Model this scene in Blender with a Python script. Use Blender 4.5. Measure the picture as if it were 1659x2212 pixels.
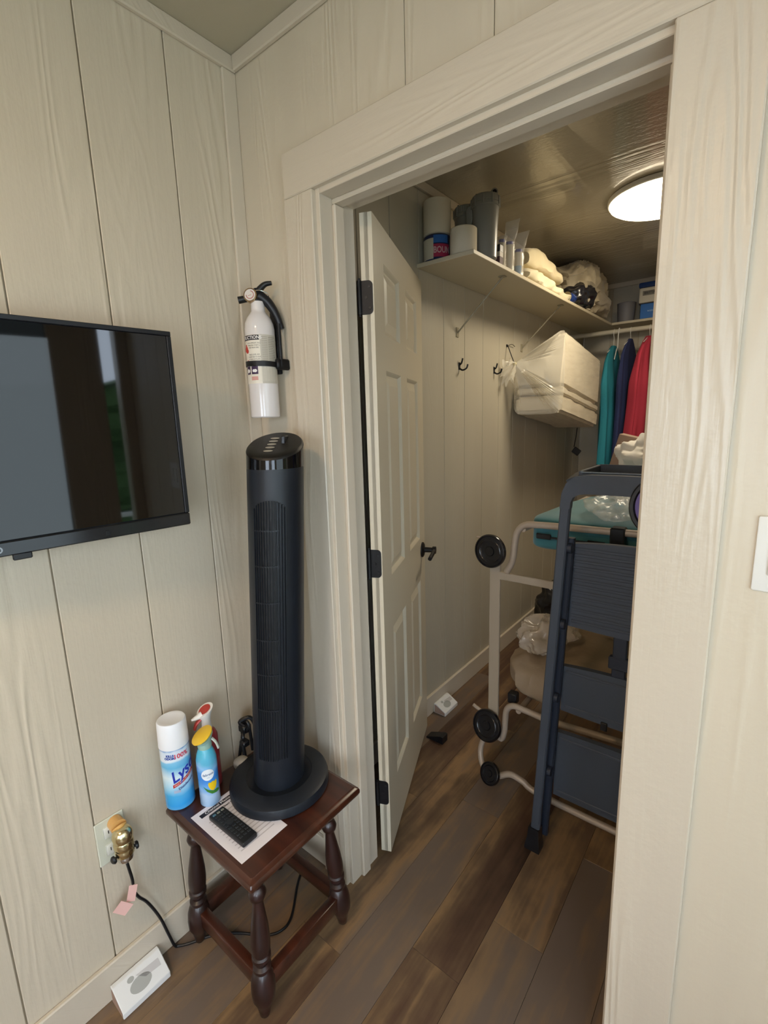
import bpy, bmesh, math, random
from math import sin, cos, pi, radians
from mathutils import Vector, Matrix, noise
random.seed(7)
SC = bpy.context.scene
COL = SC.collection
for o in list(bpy.data.objects):
    bpy.data.objects.remove(o, do_unlink=True)

# ------------------------------------------------------------------ camera
def make_camera():
    cd = bpy.data.cameras.new('camera')
    cam = bpy.data.objects.new('camera', cd)
    COL.objects.link(cam)
    R = Vector((0.78408802, 0.61995337, -0.02939025)).normalized()
    F = Vector((-0.61353549, 0.76708168, -0.18750973)).normalized()
    D = F.cross(R).normalized()          # image down
    R = D.cross(F).normalized()
    m = Matrix(((R.x, -D.x, -F.x, 1.237), (R.y, -D.y, -F.y, -0.945), (R.z, -D.z, -F.z, 1.49), (0, 0, 0, 1)))
    cam.matrix_world = m
    cd.sensor_fit = 'VERTICAL'
    cd.sensor_height = 36.0
    cd.lens = 36.0 * 1034.2 / 2212.0
    cd.clip_start = 0.02
    SC.camera = cam
make_camera()

# ------------------------------------------------------------------ world, lights, exposure
W = bpy.data.worlds.new('world')
SC.world = W
W.use_nodes = True
wn = W.node_tree
wn.nodes['Background'].inputs[0].default_value = (0.72, 0.84, 1.0, 1)
wn.nodes['Background'].inputs[1].default_value = 8.0

def area(name, loc, direction, sx, sy, power, color):
    l = bpy.data.lights.new(name, 'AREA')
    l.shape = 'RECTANGLE'; l.size = sx; l.size_y = sy
    l.energy = power; l.color = color
    o = bpy.data.objects.new(name, l)
    o.location = loc
    o.rotation_euler = Vector(direction).to_track_quat('-Z', 'Y').to_euler()
    COL.objects.link(o)
    return o
area('rear_window_daylight', (1.40, -2.97, 1.35), (-0.12, 1, -0.22), 0.8, 1.0, 8, (0.82, 0.90, 1.0))
area('side_door_daylight', (1.895, -0.78, 0.98), (-1, 0, -0.12), 0.82, 1.9, 14.0, (0.72, 0.86, 0.95))
area('added_side_daylight', (1.895, -1.85, 1.05), (-1, 0, -0.2), 0.78, 1.5, 8.5, (0.68, 0.84, 1.0))  # added lamp: extra cool fill for the lower left wall

def disc_lamp(name, loc, r, power, color):
    l = bpy.data.lights.new(name, 'AREA'); l.shape = 'DISK'; l.size = 2 * r; l.energy = power; l.color = color
    o = bpy.data.objects.new(name, l); o.location = loc; COL.objects.link(o)
disc_lamp('closet_ceiling_lamp', (0.765, 1.765, 2.405), 0.20, 9.5, (1.0, 0.87, 0.66))
disc_lamp('room_ceiling_lamp', (0.75, -1.75, 2.44), 0.14, 17, (1.0, 0.70, 0.42))

SC.view_settings.view_transform = 'Standard'
SC.view_settings.look = 'None'
SC.view_settings.exposure = 0.06
SC.view_settings.gamma = 1.0
SC.view_settings.use_curve_mapping = False

# ------------------------------------------------------------------ materials
def lin(h):
    h = h.lstrip('#')
    out = []
    for i in (0, 2, 4):
        c = int(h[i:i + 2], 16) / 255
        out.append(c / 12.92 if c <= 0.04045 else ((c + 0.055) / 1.055) ** 2.4)
    return (*out, 1)
MATS = {}
class NT:
    def __init__(s, name):
        s.m = bpy.data.materials.new(name); s.m.use_nodes = True
        s.t = s.m.node_tree; s.b = s.t.nodes['Principled BSDF']
    def n(s, typ, **kw):
        nd = s.t.nodes.new(typ)
        for k, v in kw.items(): setattr(nd, k, v)
        return nd
    def l(s, a, b): s.t.links.new(a, b)
    def math(s, op, a, b=None, clamp=False):
        nd = s.n('ShaderNodeMath', operation=op); nd.use_clamp = clamp
        for i, v in ((0, a), (1, b)):
            if v is None: continue
            if isinstance(v, (int, float)): nd.inputs[i].default_value = v
            else: s.l(v, nd.inputs[i])
        return nd.outputs[0]
    def ramp(s, fac, stops):
        r = s.n('ShaderNodeValToRGB'); e = r.color_ramp.elements
        while len(e) < len(stops): e.new(0.5)
        for i, (p, c) in enumerate(stops): e[i].position = p; e[i].color = c
        s.l(fac, r.inputs[0]); return r.outputs[0]
def pm(name, color, rough=0.5, metal=0.0, bump=None, coat=0.0, var=0.0, trans=0.0, alpha=1.0, emit=None, sheen=0.0, ior=1.45, sss=0.0):
    if name in MATS: return MATS[name]
    N = NT(name); b = N.b
    c = lin(color) if isinstance(color, str) else color
    b.inputs['Base Color'].default_value = c
    b.inputs['Roughness'].default_value = rough
    b.inputs['Metallic'].default_value = metal
    b.inputs['Coat Weight'].default_value = coat
    b.inputs['Coat Roughness'].default_value = 0.08
    b.inputs['Transmission Weight'].default_value = trans
    b.inputs['Alpha'].default_value = alpha
    b.inputs['IOR'].default_value = ior
    b.inputs['Sheen Weight'].default_value = sheen
    if sss: b.inputs['Subsurface Weight'].default_value = sss; b.inputs['Subsurface Radius'].default_value = (0.02, 0.015, 0.01)
    if emit:
        b.inputs['Emission Color'].default_value = lin(emit[0]); b.inputs['Emission Strength'].default_value = emit[1]
    if bump or var:
        tc = N.n('ShaderNodeTexCoord'); ns = N.n('ShaderNodeTexNoise')
        ns.inputs['Scale'].default_value = bump[0] if bump else 6.0; ns.inputs['Detail'].default_value = 4
        N.l(tc.outputs['Object'], ns.inputs['Vector'])
        if bump:
            bp = N.n('ShaderNodeBump'); bp.inputs['Distance'].default_value = bump[1]; bp.inputs['Strength'].default_value = 0.8
            N.l(ns.outputs['Fac'], bp.inputs['Height']); N.l(bp.outputs['Normal'], b.inputs['Normal'])
        if var:
            n2 = N.n('ShaderNodeTexNoise'); n2.inputs['Scale'].default_value = 5.0; n2.inputs['Detail'].default_value = 3
            N.l(tc.outputs['Object'], n2.inputs['Vector'])
            lo = tuple(x * (1 - var) for x in c[:3]) + (1,); hi = tuple(min(1, x * (1 + var)) for x in c[:3]) + (1,)
            N.l(N.ramp(n2.outputs['Fac'], [(0.3, lo), (0.7, hi)]), b.inputs['Base Color'])
    MATS[name] = N.m
    return N.m

def siding(name, color, rough, grain_axis='Z', depth=0.0022, coat=0.0, freq=26.0, lo_=0.50, hi_=0.66, ks=9.0):
    """painted plywood siding: cathedral grain in relief under the paint"""
    N = NT(name)
    N.b.inputs['Roughness'].default_value = rough
    N.b.inputs['Coat Weight'].default_value = coat
    tc = N.n('ShaderNodeTexCoord'); sx = N.n('ShaderNodeSeparateXYZ'); N.l(tc.outputs['Object'], sx.inputs[0])
    if grain_axis == 'Z':
        u = N.math('ADD', sx.outputs[0], sx.outputs[1]); v = sx.outputs[2]
    elif grain_axis == 'X':
        u = N.math('ADD', sx.outputs[1], sx.outputs[2]); v = sx.outputs[0]
    else:
        u = N.math('ADD', sx.outputs[0], sx.outputs[2]); v = sx.outputs[1]
    oi = N.n('ShaderNodeObjectInfo')
    off = N.math('MULTIPLY', oi.outputs['Random'], 13.0)
    cb = N.n('ShaderNodeCombineXYZ')
    N.l(N.math('MULTIPLY', u, ks), cb.inputs[0]); N.l(N.math('MULTIPLY', v, 0.75), cb.inputs[1]); N.l(off, cb.inputs[2])
    n1 = N.n('ShaderNodeTexNoise'); n1.inputs['Scale'].default_value = 1.0; n1.inputs['Detail'].default_value = 1.5; n1.inputs['Roughness'].default_value = 0.45
    N.l(cb.outputs[0], n1.inputs['Vector'])
    s1 = N.math('SINE', N.math('MULTIPLY', n1.outputs['Fac'], freq * 6.28 / 3))
    s1 = N.math('POWER', N.math('ABSOLUTE', s1), 3.0)
    # mask so that grain shows in patches
    n2 = N.n('ShaderNodeTexNoise'); n2.inputs['Scale'].default_value = 0.6; n2.inputs['Detail'].default_value = 2
    N.l(cb.outputs[0], n2.inputs['Vector'])
    mk = N.ramp(n2.outputs['Fac'], [(lo_, (0, 0, 0, 1)), (hi_, (1, 1, 1, 1))])
    cb2 = N.n('ShaderNodeCombineXYZ')
    N.l(N.math('MULTIPLY', u, 160.0), cb2.inputs[0]); N.l(N.math('MULTIPLY', v, 9.0), cb2.inputs[1]); N.l(off, cb2.inputs[2])
    n3 = N.n('ShaderNodeTexNoise'); n3.inputs['Scale'].default_value = 1.0; n3.inputs['Detail'].default_value = 3
    N.l(cb2.outputs[0], n3.inputs['Vector'])
    n4 = N.n('ShaderNodeTexNoise'); n4.inputs['Scale'].default_value = 60.0; n4.inputs['Detail'].default_value = 2
    N.l(tc.outputs['Object'], n4.inputs['Vector'])
    h = N.math('ADD', N.math('MULTIPLY', s1, mk), N.math('MULTIPLY', n3.outputs['Fac'], 0.42))
    h = N.math('ADD', h, N.math('MULTIPLY', n4.outputs['Fac'], 0.5))
    bp = N.n('ShaderNodeBump'); bp.inputs['Distance'].default_value = depth; bp.inputs['Strength'].default_value = 0.75
    N.l(h, bp.inputs['Height']); N.l(bp.outputs['Normal'], N.b.inputs['Normal'])
    c = lin(color); lo = tuple(x * 0.94 for x in c[:3]) + (1,)
    N.l(N.ramp(n2.outputs['Fac'], [(0.35, lo), (0.65, c)]), N.b.inputs['Base Color'])
    MATS[name] = N.m
    return N.m

def floor_mat(name, stops, rough=0.38, mul=1.0):
    N = NT(name); N.b.inputs['Roughness'].default_value = rough
    tc = N.n('ShaderNodeTexCoord'); sx = N.n('ShaderNodeSeparateXYZ'); N.l(tc.outputs['Object'], sx.inputs[0])
    oi = N.n('ShaderNodeObjectInfo')
    def nz(ku, kv, sc, det, o=31.0):
        cb = N.n('ShaderNodeCombineXYZ')
        N.l(N.math('MULTIPLY', sx.outputs[0], ku), cb.inputs[0]); N.l(N.math('MULTIPLY', sx.outputs[1], kv), cb.inputs[1])
        N.l(N.math('MULTIPLY', oi.outputs['Random'], o), cb.inputs[2])
        n = N.n('ShaderNodeTexNoise'); n.inputs['Scale'].default_value = sc; n.inputs['Detail'].default_value = det
        N.l(cb.outputs[0], n.inputs['Vector']); return n.outputs['Fac']
    broad = nz(10, 0.9, 1.0, 3); fine = nz(90, 4, 1.0, 4); mott = nz(22, 12, 1.0, 4)
    f = N.math('ADD', N.math('MULTIPLY', broad, 0.85), N.math('MULTIPLY', fine, 0.15))
    f = N.math('ADD', f, N.math('MULTIPLY', mott, 0.20))
    f = N.math('ADD', f, N.math('MULTIPLY', N.math('SUBTRACT', oi.outputs['Random'], 0.5), 0.26))
    mx = N.n('ShaderNodeMix', data_type='RGBA'); N.l(N.ramp(f, stops), mx.inputs[6]); mx.inputs[7].default_value = lin('#61544a')
    N.l(N.ramp(oi.outputs['Random'], [(0.0, (0, 0, 0, 1)), (0.55, (0, 0, 0, 1)), (0.75, (0.35, 0.35, 0.35, 1)), (1.0, (0.2, 0.2, 0.2, 1))]), mx.inputs[0])
    N.l(mx.outputs[2], N.b.inputs['Base Color'])
    bp = N.n('ShaderNodeBump'); bp.inputs['Distance'].default_value = 0.0006
    N.l(fine, bp.inputs['Height']); N.l(bp.outputs['Normal'], N.b.inputs['Normal'])
    MATS[name] = N.m
    return N.m

def wood_mat(name, c1, c2, rough=0.25, coat=0.3, axis=0):
    N = NT(name); N.b.inputs['Roughness'].default_value = rough; N.b.inputs['Coat Weight'].default_value = coat
    N.b.inputs['Coat Roughness'].default_value = 0.2
    tc = N.n('ShaderNodeTexCoord'); mp = N.n('ShaderNodeMapping'); N.l(tc.outputs['Object'], mp.inputs[0])
    sc = [18, 18, 18]; sc[axis] = 1.6
    mp.inputs['Scale'].default_value = sc
    n = N.n('ShaderNodeTexNoise'); n.inputs['Scale'].default_value = 1.5; n.inputs['Detail'].default_value = 5
    N.l(mp.outputs[0], n.inputs['Vector'])
    N.l(N.ramp(n.outputs['Fac'], [(0.3, lin(c1)), (0.7, lin(c2))]), N.b.inputs['Base Color'])
    MATS[name] = N.m
    return N.m

M_wall = siding('painted_siding', '#d0c4af', 0.42, depth=0.0017)
M_wallp = siding('painted_siding_flat', '#d0c4af', 0.40, depth=0.0013, freq=18, lo_=0.44, hi_=0.6, ks=11.0)
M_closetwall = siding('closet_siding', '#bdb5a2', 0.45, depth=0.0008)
M_trim = siding('painted_rough_trim', '#d0c4b1', 0.34, depth=0.0019, freq=20, lo_=0.42, hi_=0.60, ks=11.0)
M_trimh = siding('painted_rough_trim_across', '#d0c4b1', 0.4, 'X', depth=0.0014, freq=34)
M_smooth = pm('smooth_paint', '#d0c4b1', 0.4, bump=(140, 0.0003))
M_gap = pm('groove_shade', '#c9bba2', 0.7)
M_ceil = pm('ceiling_paint', '#b3aa94', 0.7, bump=(40, 0.0008))
M_cceil = siding('closet_ceiling_gloss', '#bab2a1', 0.22, 'X', depth=0.0035, coat=0.4)
M_door = pm('door_paint', '#d3c9b3', 0.33, bump=(160, 0.0003))
M_floor = floor_mat('plank_vinyl', [(0.30, lin('#35251c')), (0.42, lin('#513a2d')), (0.52, lin('#66503b')), (0.61, lin('#8a6d4c')), (0.74, lin('#6f5f52'))])
M_subfloor = pm('subfloor', '#2b211b', 0.8)
M_blackm = pm('black_metal', '#17181b', 0.45, 0.2)
M_blackp = pm('black_plastic', '#14161b', 0.38, bump=(300, 0.0002))
M_fan = pm('fan_black_plastic', '#171c24', 0.42, bump=(400, 0.0002))
M_fand = pm('fan_dark', '#07090d', 0.6)
M_gloss = pm('gloss_black', '#07080b', 0.08)
M_white = pm('white_plastic', '#e6e5e0', 0.35)
M_paper = pm('paper', '#e8e4e2', 0.75)
M_chrome = pm('chrome', '#dcdcdc', 0.12, 1.0)
M_brass = pm('brass', '#dccfa5', 0.22, 1.0)
M_red = pm('print_red', '#c0392f', 0.5)
M_ink = pm('print_black', '#26222c', 0.5)
M_grey = pm('print_grey', '#a9a69b', 0.5)
M_blueprint = pm('print_blue', '#23449a', 0.45)

# ------------------------------------------------------------------ mesh helpers
def box(bm, x0, x1, y0, y1, z0, z1, bev=0.0, seg=1, mat=None):
    r = bmesh.ops.create_cube(bm, size=1.0)
    vs = r['verts']
    for v in vs:
        v.co = Vector(((x0 + x1) / 2 + v.co.x * (x1 - x0), (y0 + y1) / 2 + v.co.y * (y1 - y0), (z0 + z1) / 2 + v.co.z * (z1 - z0)))
    if mat is not None: bmesh.ops.transform(bm, matrix=mat, verts=vs)
    if bev > 0:
        es = list({e for v in vs for e in v.link_edges})
        bmesh.ops.bevel(bm, geom=es, offset=bev, segments=seg, profile=0.5, affect='EDGES')
def bx(*a, **k):
    bm = bmesh.new(); box(bm, *a, **k); return bm
def frame_of(d):
    d = d.normalized()
    a = Vector((0, 0, 1)) if abs(d.z) < 0.9 else Vector((1, 0, 0))
    u = d.cross(a).normalized(); return u, d.cross(u).normalized()
def loft(bm, rings, closed=True, caps=True):
    R = [[bm.verts.new(p) for p in r] for r in rings]
    n = len(R[0])
    for a, b in zip(R, R[1:]):
        for i in range(n if closed else n - 1):
            j = (i + 1) % n
            bm.faces.new((a[i], a[j], b[j], b[i]))
    if caps and closed:
        bm.faces.new(list(reversed(R[0]))); bm.faces.new(R[-1])
    bmesh.ops.recalc_face_normals(bm, faces=bm.faces)
def lathe(bm, prof, c=(0, 0), n=24, sx=1.0, sy=1.0, rot=0.0):
    """prof: list of (r, z); c: xy centre"""
    rings = []
    for r, z in prof:
        rr = max(r, 1e-4)
        ring = []
        for i in range(n):
            a = 2 * pi * i / n
            x, y = rr * cos(a) * sx, rr * sin(a) * sy
            ring.append(Vector((c[0] + x * cos(rot) - y * sin(rot), c[1] + x * sin(rot) + y * cos(rot), z)))
        rings.append(ring)
    loft(bm, rings)
def cyl(bm, p0, p1, r0, r1=None, n=16):
    p0, p1 = Vector(p0), Vector(p1); r1 = r0 if r1 is None else r1
    u, v = frame_of(p1 - p0)
    loft(bm, [[p + (u * cos(2 * pi * i / n) + v * sin(2 * pi * i / n)) * r for i in range(n)] for p, r in ((p0, r0), (p1, r1))])
def axis_lathe(bm, p0, d, prof, n=24):
    """prof (r, t) along direction d from p0"""
    p0 = Vector(p0); d = Vector(d).normalized(); u, v = frame_of(d)
    loft(bm, [[p0 + d * t + (u * cos(2 * pi * i / n) + v * sin(2 * pi * i / n)) * max(r, 1e-4) for i in range(n)] for r, t in prof])
def smooth_path(pts, k=6):
    P = [Vector(p) for p in pts]
    if len(P) < 3: return P
    Q = [P[0] * 2 - P[1]] + P + [P[-1] * 2 - P[-2]]
    out = []
    for i in range(1, len(Q) - 2):
        for j in range(k):
            t = j / k
            a, b, c, d = Q[i - 1], Q[i], Q[i + 1], Q[i + 2]
            out.append(0.5 * ((2 * b) + (c - a) * t + (2 * a - 5 * b + 4 * c - d) * t * t + (3 * b - a - 3 * c + d) * t ** 3))
    out.append(P[-1])
    return out
def tube(bm, pts, r, n=10, k=6, flat=1.0, smooth=True):
    P = smooth_path(pts, k) if smooth else [Vector(p) for p in pts]
    u = None; rings = []
    for i, p in enumerate(P):
        d = (P[min(i + 1, len(P) - 1)] - P[max(i - 1, 0)]).normalized()
        if u is None: u, v = frame_of(d)
        else:
            u = (u - d * u.dot(d)).normalized(); v = d.cross(u)
        rr = r(i / (len(P) - 1)) if callable(r) else r
        rings.append([p + (u * cos(2 * pi * j / n) + v * sin(2 * pi * j / n) * flat) * rr for j in range(n)])
    loft(bm, rings)
def blob(bm, c, rad, e=2.0, amp=0.02, fr=9.0, seed=0, nu=56, nv=34, ridge=True, rot=None, floor=None):
    """crumpled soft body: superellipsoid pushed in and out by folds"""
    rings = []
    c = Vector(c); off = Vector((seed * 3.7, seed * 1.3, seed * 7.1))
    for j in range(1, nv):
        ph = -pi / 2 + pi * j / nv
        ring = []
        for i in range(nu):
            th = 2 * pi * i / nu
            f = lambda t: math.copysign(abs(t) ** (2 / e), t)
            d = Vector((f(cos(ph)) * f(cos(th)), f(cos(ph)) * f(sin(th)), f(sin(ph))))
            p = Vector((d.x * rad[0], d.y * rad[1], d.z * rad[2]))
            q = p * fr + off
            nval = noise.noise(q) + 0.5 * noise.noise(q * 2.1)
            if ridge: nval = 0.5 - abs(nval) * 1.6
            dd = d.normalized()
            p = p + dd * amp * nval + Vector((noise.noise(q * 0.5), noise.noise(q * 0.5 + Vector((9, 0, 0))), noise.noise(q * 0.5 + Vector((0, 9, 0))))) * amp
            if rot: p = rot @ p
            p = c + p
            if floor is not None and p.z < floor: p.z = floor + (floor - p.z) * 0.02
            ring.append(p)
        rings.append(ring)
    loft(bm, rings)
def disp(bm, amp, fr, seed=0, ridge=False):
    bm.normal_update()
    off = Vector((seed * 2.3, seed * 5.1, 0))
    for v in bm.verts:
        q = v.co * fr + off; n = noise.noise(q) + 0.5 * noise.noise(q * 2.3)
        if ridge: n = 0.4 - abs(n) * 1.5
        v.co += v.normal * n * amp
def subbox(x0, x1, y0, y1, z0, z1, n=10, bev=0.01):
    bm = bx(x0, x1, y0, y1, z0, z1)
    bmesh.ops.bevel(bm, geom=list(bm.edges), offset=bev, segments=2, affect='EDGES')
    L = max(x1 - x0, y1 - y0, z1 - z0) / n
    for _ in range(6):
        es = [e for e in bm.edges if e.calc_length() > L * 1.5]
        if not es: break
        bmesh.ops.subdivide_edges(bm, edges=es, cuts=1, use_grid_fill=True)
    bmesh.ops.triangulate(bm, faces=[f for f in bm.faces if len(f.verts) > 4])
    return bm

def finish(name, bm, mat, smooth=False, auto=None):
    me = bpy.data.meshes.new(name)
    bmesh.ops.recalc_face_normals(bm, faces=bm.faces)
    bm.to_mesh(me); bm.free()
    if smooth:
        me.polygons.foreach_set('use_smooth', [True] * len(me.polygons))
        try: me.set_sharp_from_angle(angle=radians(auto if auto else 40))
        except Exception: pass
    me.materials.append(mat)
    return me
def part(name, bm, mat, parent=None, smooth=True, label=None, kind=None, auto=None):
    """bm in world coordinates; parent may be a thing root or a part of it"""
    me = finish(name, bm, mat, smooth, auto)
    o = bpy.data.objects.new(name, me); COL.objects.link(o)
    if parent is not None:
        root = parent
        while root.parent: root = root.parent
        me.transform(root.matrix_basis.inverted())
        o.parent = parent
    if label: o['label'] = label
    if kind: o['kind'] = kind
    return o
def thing(name, label, cat, loc=(0, 0, 0), group=None):
    o = bpy.data.objects.new(name, None); COL.objects.link(o)
    o.location = loc; o.empty_display_size = 0.05
    o['label'] = label; o['category'] = cat
    if group: o['group'] = group
    return o
def solo(name, bm, mat, label, cat, group=None, smooth=True, auto=None):
    """thing that is one mesh, origin at its base"""
    xs = [v.co.x for v in bm.verts]; ys = [v.co.y for v in bm.verts]; zs = [v.co.z for v in bm.verts]
    o0 = Vector(((min(xs) + max(xs)) / 2, (min(ys) + max(ys)) / 2, min(zs)))
    me = finish(name, bm, mat, smooth, auto); me.transform(Matrix.Translation(-o0))
    o = bpy.data.objects.new(name, me); COL.objects.link(o); o.location = o0
    o['label'] = label; o['category'] = cat
    if group: o['group'] = group
    return o
def struct(name, bm, mat, parent=None, smooth=False):
    o = part(name, bm, mat, parent, smooth)
    if parent is None: o['kind'] = 'structure'
    return o
def text_bm(s, size, depth=0.0, align='CENTER', bold=0.0, shear=0.0):
    cu = bpy.data.curves.new('t', 'FONT'); cu.body = s; cu.size = size; cu.align_x = align; cu.align_y = 'CENTER'
    cu.extrude = depth; cu.offset = bold; cu.shear = shear; cu.resolution_u = 3
    o = bpy.data.objects.new('t', cu); COL.objects.link(o)
    dg = bpy.context.evaluated_depsgraph_get(); dg.update()
    me = bpy.data.meshes.new_from_object(o.evaluated_get(dg))
    bm = bmesh.new(); bm.from_mesh(me)
    bpy.data.objects.remove(o, do_unlink=True); bpy.data.curves.remove(cu); bpy.data.meshes.remove(me)
    return bm
def place_text(s, size, origin, right, up, bold=0.0, shear=0.0, align='CENTER', lift=0.0006, sx=1.0):
    bm = text_bm(s, size, 0, align, bold, shear)
    right = Vector(right).normalized(); up = Vector(up).normalized(); n = right.cross(up); o = Vector(origin)
    for v in bm.verts: v.co = o + right * v.co.x * sx + up * v.co.y + n * lift
    return bm
def fine(bm, L):
    bmesh.ops.triangulate(bm, faces=[f for f in bm.faces if len(f.verts) > 3])
    for _ in range(5):
        es = [e for e in bm.edges if e.calc_length() > L]
        if not es: break
        bmesh.ops.subdivide_edges(bm, edges=es, cuts=1)
        bmesh.ops.triangulate(bm, faces=[f for f in bm.faces if len(f.verts) > 3])
def wrap_bm(bm, c, r, ang0, z0, tilt=0.0):
    """flat bm (x right, y up) onto a vertical cylinder, facing angle ang0"""
    fine(bm, r * 0.22)
    ct, st = cos(tilt), sin(tilt)
    for v in bm.verts:
        x, y = v.co.x * ct - v.co.y * st, v.co.x * st + v.co.y * ct
        a = ang0 + x / r
        v.co = Vector((c[0] + r * cos(a), c[1] + r * sin(a), z0 + y))
    return bm
def wrap_rect(c, r, a0, a1, z0, z1, n=14):
    bm = bmesh.new()
    loft(bm, [[Vector((c[0] + r * cos(a0 + (a1 - a0) * i / n), c[1] + r * sin(a0 + (a1 - a0) * i / n), z)) for i in range(n + 1)] for z in (z0, z1)], closed=False)
    return bm
def wrap_text(s, size, c, r, ang0, z0, bold=0.0, shear=0.0, tilt=0.0, sx=1.0):
    bm = text_bm(s, size, 0, 'CENTER', bold, shear)
    for v in bm.verts: v.co.x *= sx
    return wrap_bm(bm, c, r, ang0, z0, tilt)
def disc_bm(r, n=20, rx=1.0):
    bm = bmesh.new(); bm.faces.new([bm.verts.new((r * rx * cos(2 * pi * i / n), r * sin(2 * pi * i / n), 0)) for i in range(n)]); return bm
def poly_bm(pts):
    bm = bmesh.new(); bm.faces.new([bm.verts.new((x, y, 0)) for x, y in pts]); return bm

# ================================================================== THE ROOM
CH = 2.465      # ceiling height
# floor: slab and individual vinyl planks running away from the camera
fl = struct('floor', bx(-0.02, 2.0, -3.1, 3.35, -0.05, -0.004), M_subfloor)
PWID, PLEN = 0.152, 1.22
ix = 0; x = -0.035
while x < 1.9:
    y = -3.05 - random.random() * PLEN
    while y < 3.3:
        y0, y1 = max(y, -3.05), min(y + PLEN, 3.28)
        xa, xb = max(x, 0.0), min(x + PWID, 1.9)
        if x > 1.5: y1 = min(y1, 0.1)
        if y1 - y0 > 0.03 and xb - xa > 0.02:
            part('plank', bx(xa + 0.0004, xb - 0.0004, y0 + 0.0004, y1 - 0.0004, -0.004, 0.0, bev=0.0005), M_floor, fl, False)
        y += PLEN
    x += PWID

def wall_planks(parent, axis, const, edges, z0, z1, mat, out, thick=0.009, gap=0.0016):
    """planks between vertical grooves on a wall plane; out = +1/-1 direction of the face along the normal axis"""
    for a, b in zip(edges, edges[1:]):
        lo, hi = a + gap, b - gap
        if hi - lo < 0.004: continue
        t0, t1 = sorted((const, const - out * thick))
        if axis == 'x': bm = bx(t0, t1, lo, hi, z0, z1, bev=0.0014)
        else: bm = bx(lo, hi, t0, t1, z0, z1, bev=0.002)
        part('plank', bm, mat, parent, False)

# left wall (television wall), runs on as the closet's left wall
wl = struct('wall_left', bx(-0.12, -0.008, -3.1, 0.0, 0, CH), M_gap)
wall_planks(wl, 'x', 0.0, [-3.05] + [-0.8 - 0.2 * i for i in range(10, -1, -1)] + [-0.603, -0.402, -0.2, 0.0], 0.0, CH, M_wall, 1)
wcl = struct('wall_closet_left', bx(-0.12, -0.008, 0.0, 3.4, 0, CH), M_gap)
wall_planks(wcl, 'x', 0.0, [0.095] + [0.3 + 0.2 * i - 0.01 for i in range(15)] + [3.25], 0.0, CH, M_closetwall, 1, gap=0.0014)
# doorway wall, with the opening x .31-1.06, z 0-2.047
X0, X1, ZH = 0.310, 1.073, 2.047
wd = struct('wall_doorway', bx(0.0, X0 - 0.02, 0.009, 0.09, 0, CH), M_gap)
wd2 = part('wall_side', bx(X1 + 0.02, 2.0, 0.009, 0.09, 0, CH), M_gap, wd, False)
wd3 = part('wall_header', bx(X0 - 0.02, X1 + 0.02, 0.009, 0.09, ZH + 0.02, CH), M_gap, wd, False)
for (a, b, z0) in ((0.0, X0 - 0.02, 0), (X0 - 0.02, 0.573, ZH + 0.02), (0.573, 0.774, ZH + 0.02), (0.774, 0.975, ZH + 0.02),
                   (0.975, X1 + 0.02, ZH + 0.02), (X1 + 0.02, 1.377, 0), (1.377, 1.578, 0), (1.578, 1.78, 0), (1.78, 1.9, 0)):
    ga = 0.0010 if a > 0.37 and a != X1 + 0.02 else 0.0
    gb = 0.0010 if b > 0.37 and b != X1 + 0.02 and b < 1.85 else 0.0
    part('plank', bx(a + ga, b - gb, 0.0, 0.009, z0, CH), M_wallp, wd, False)
part('closet_face', bx(0.0, X0 - 0.02, 0.09, 0.098, 0, CH), M_closetwall, wd, False)
part('closet_face', bx(X1 + 0.02, 1.5, 0.09, 0.098, 0, CH), M_closetwall, wd, False)
part('closet_face', bx(X0 - 0.02, X1 + 0.02, 0.09, 0.098, ZH + 0.02, CH), M_closetwall, wd, False)
# jamb and stop lining the opening
jl = struct('trim_1', bx(X0 - 0.0205, X0, -0.006, 0.122, 0, ZH + 0.02, bev=0.0015), M_smooth)
part('door_stop', bx(X0, X0 + 0.012, 0.036, 0.072, 0, ZH - 0.0125, bev=0.003), M_smooth, jl, False)
jr = struct('trim_2', bx(X1, X1 + 0.0205, 0.0, 0.122, 0, ZH + 0.02, bev=0.0015), M_smooth)
part('door_stop', bx(X1 - 0.012, X1, 0.036, 0.072, 0, ZH - 0.0125, bev=0.003), M_smooth, jr, False)
jh = struct('trim_3', bx(X0, X1, -0.006, 0.122, ZH, ZH + 0.02, bev=0.0015), M_smooth)
part('door_stop', bx(X0, X1, 0.036, 0.072, ZH - 0.012, ZH, bev=0.003), M_smooth, jh, False)
# casing boards
CT = -0.021
struct('trim_4', bx(0.196, X0 - 0.012, CT, 0.0, 0.0, ZH + 0.0115, bev=0.0025), M_trim)
struct('trim_5', bx(1.073, 1.192, CT, 0.0, 0.0, ZH + 0.0115, bev=0.0025), M_trim)
struct('trim_6', bx(0.196, 1.192, CT, 0.0, ZH + 0.012, ZH + 0.118, bev=0.0025), M_trimh)
# corner beads
struct('trim_7', bx(0.0, 0.010, -0.043, 0.0, 0.0, CH - 0.038, bev=0.003, seg=2), M_smooth)
# ceiling, ceiling trims
struct('ceiling', bx(-0.1, 2.0, -3.1, 0.09, CH, CH + 0.06), M_ceil)
struct('trim_8', bx(0.0, 0.014, -3.05, 0.0, CH - 0.038, CH, bev=0.003), M_trimh)
struct('trim_9', bx(0.014, 1.9, -0.014, 0.0, CH - 0.038, CH, bev=0.003), M_trimh)
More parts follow.
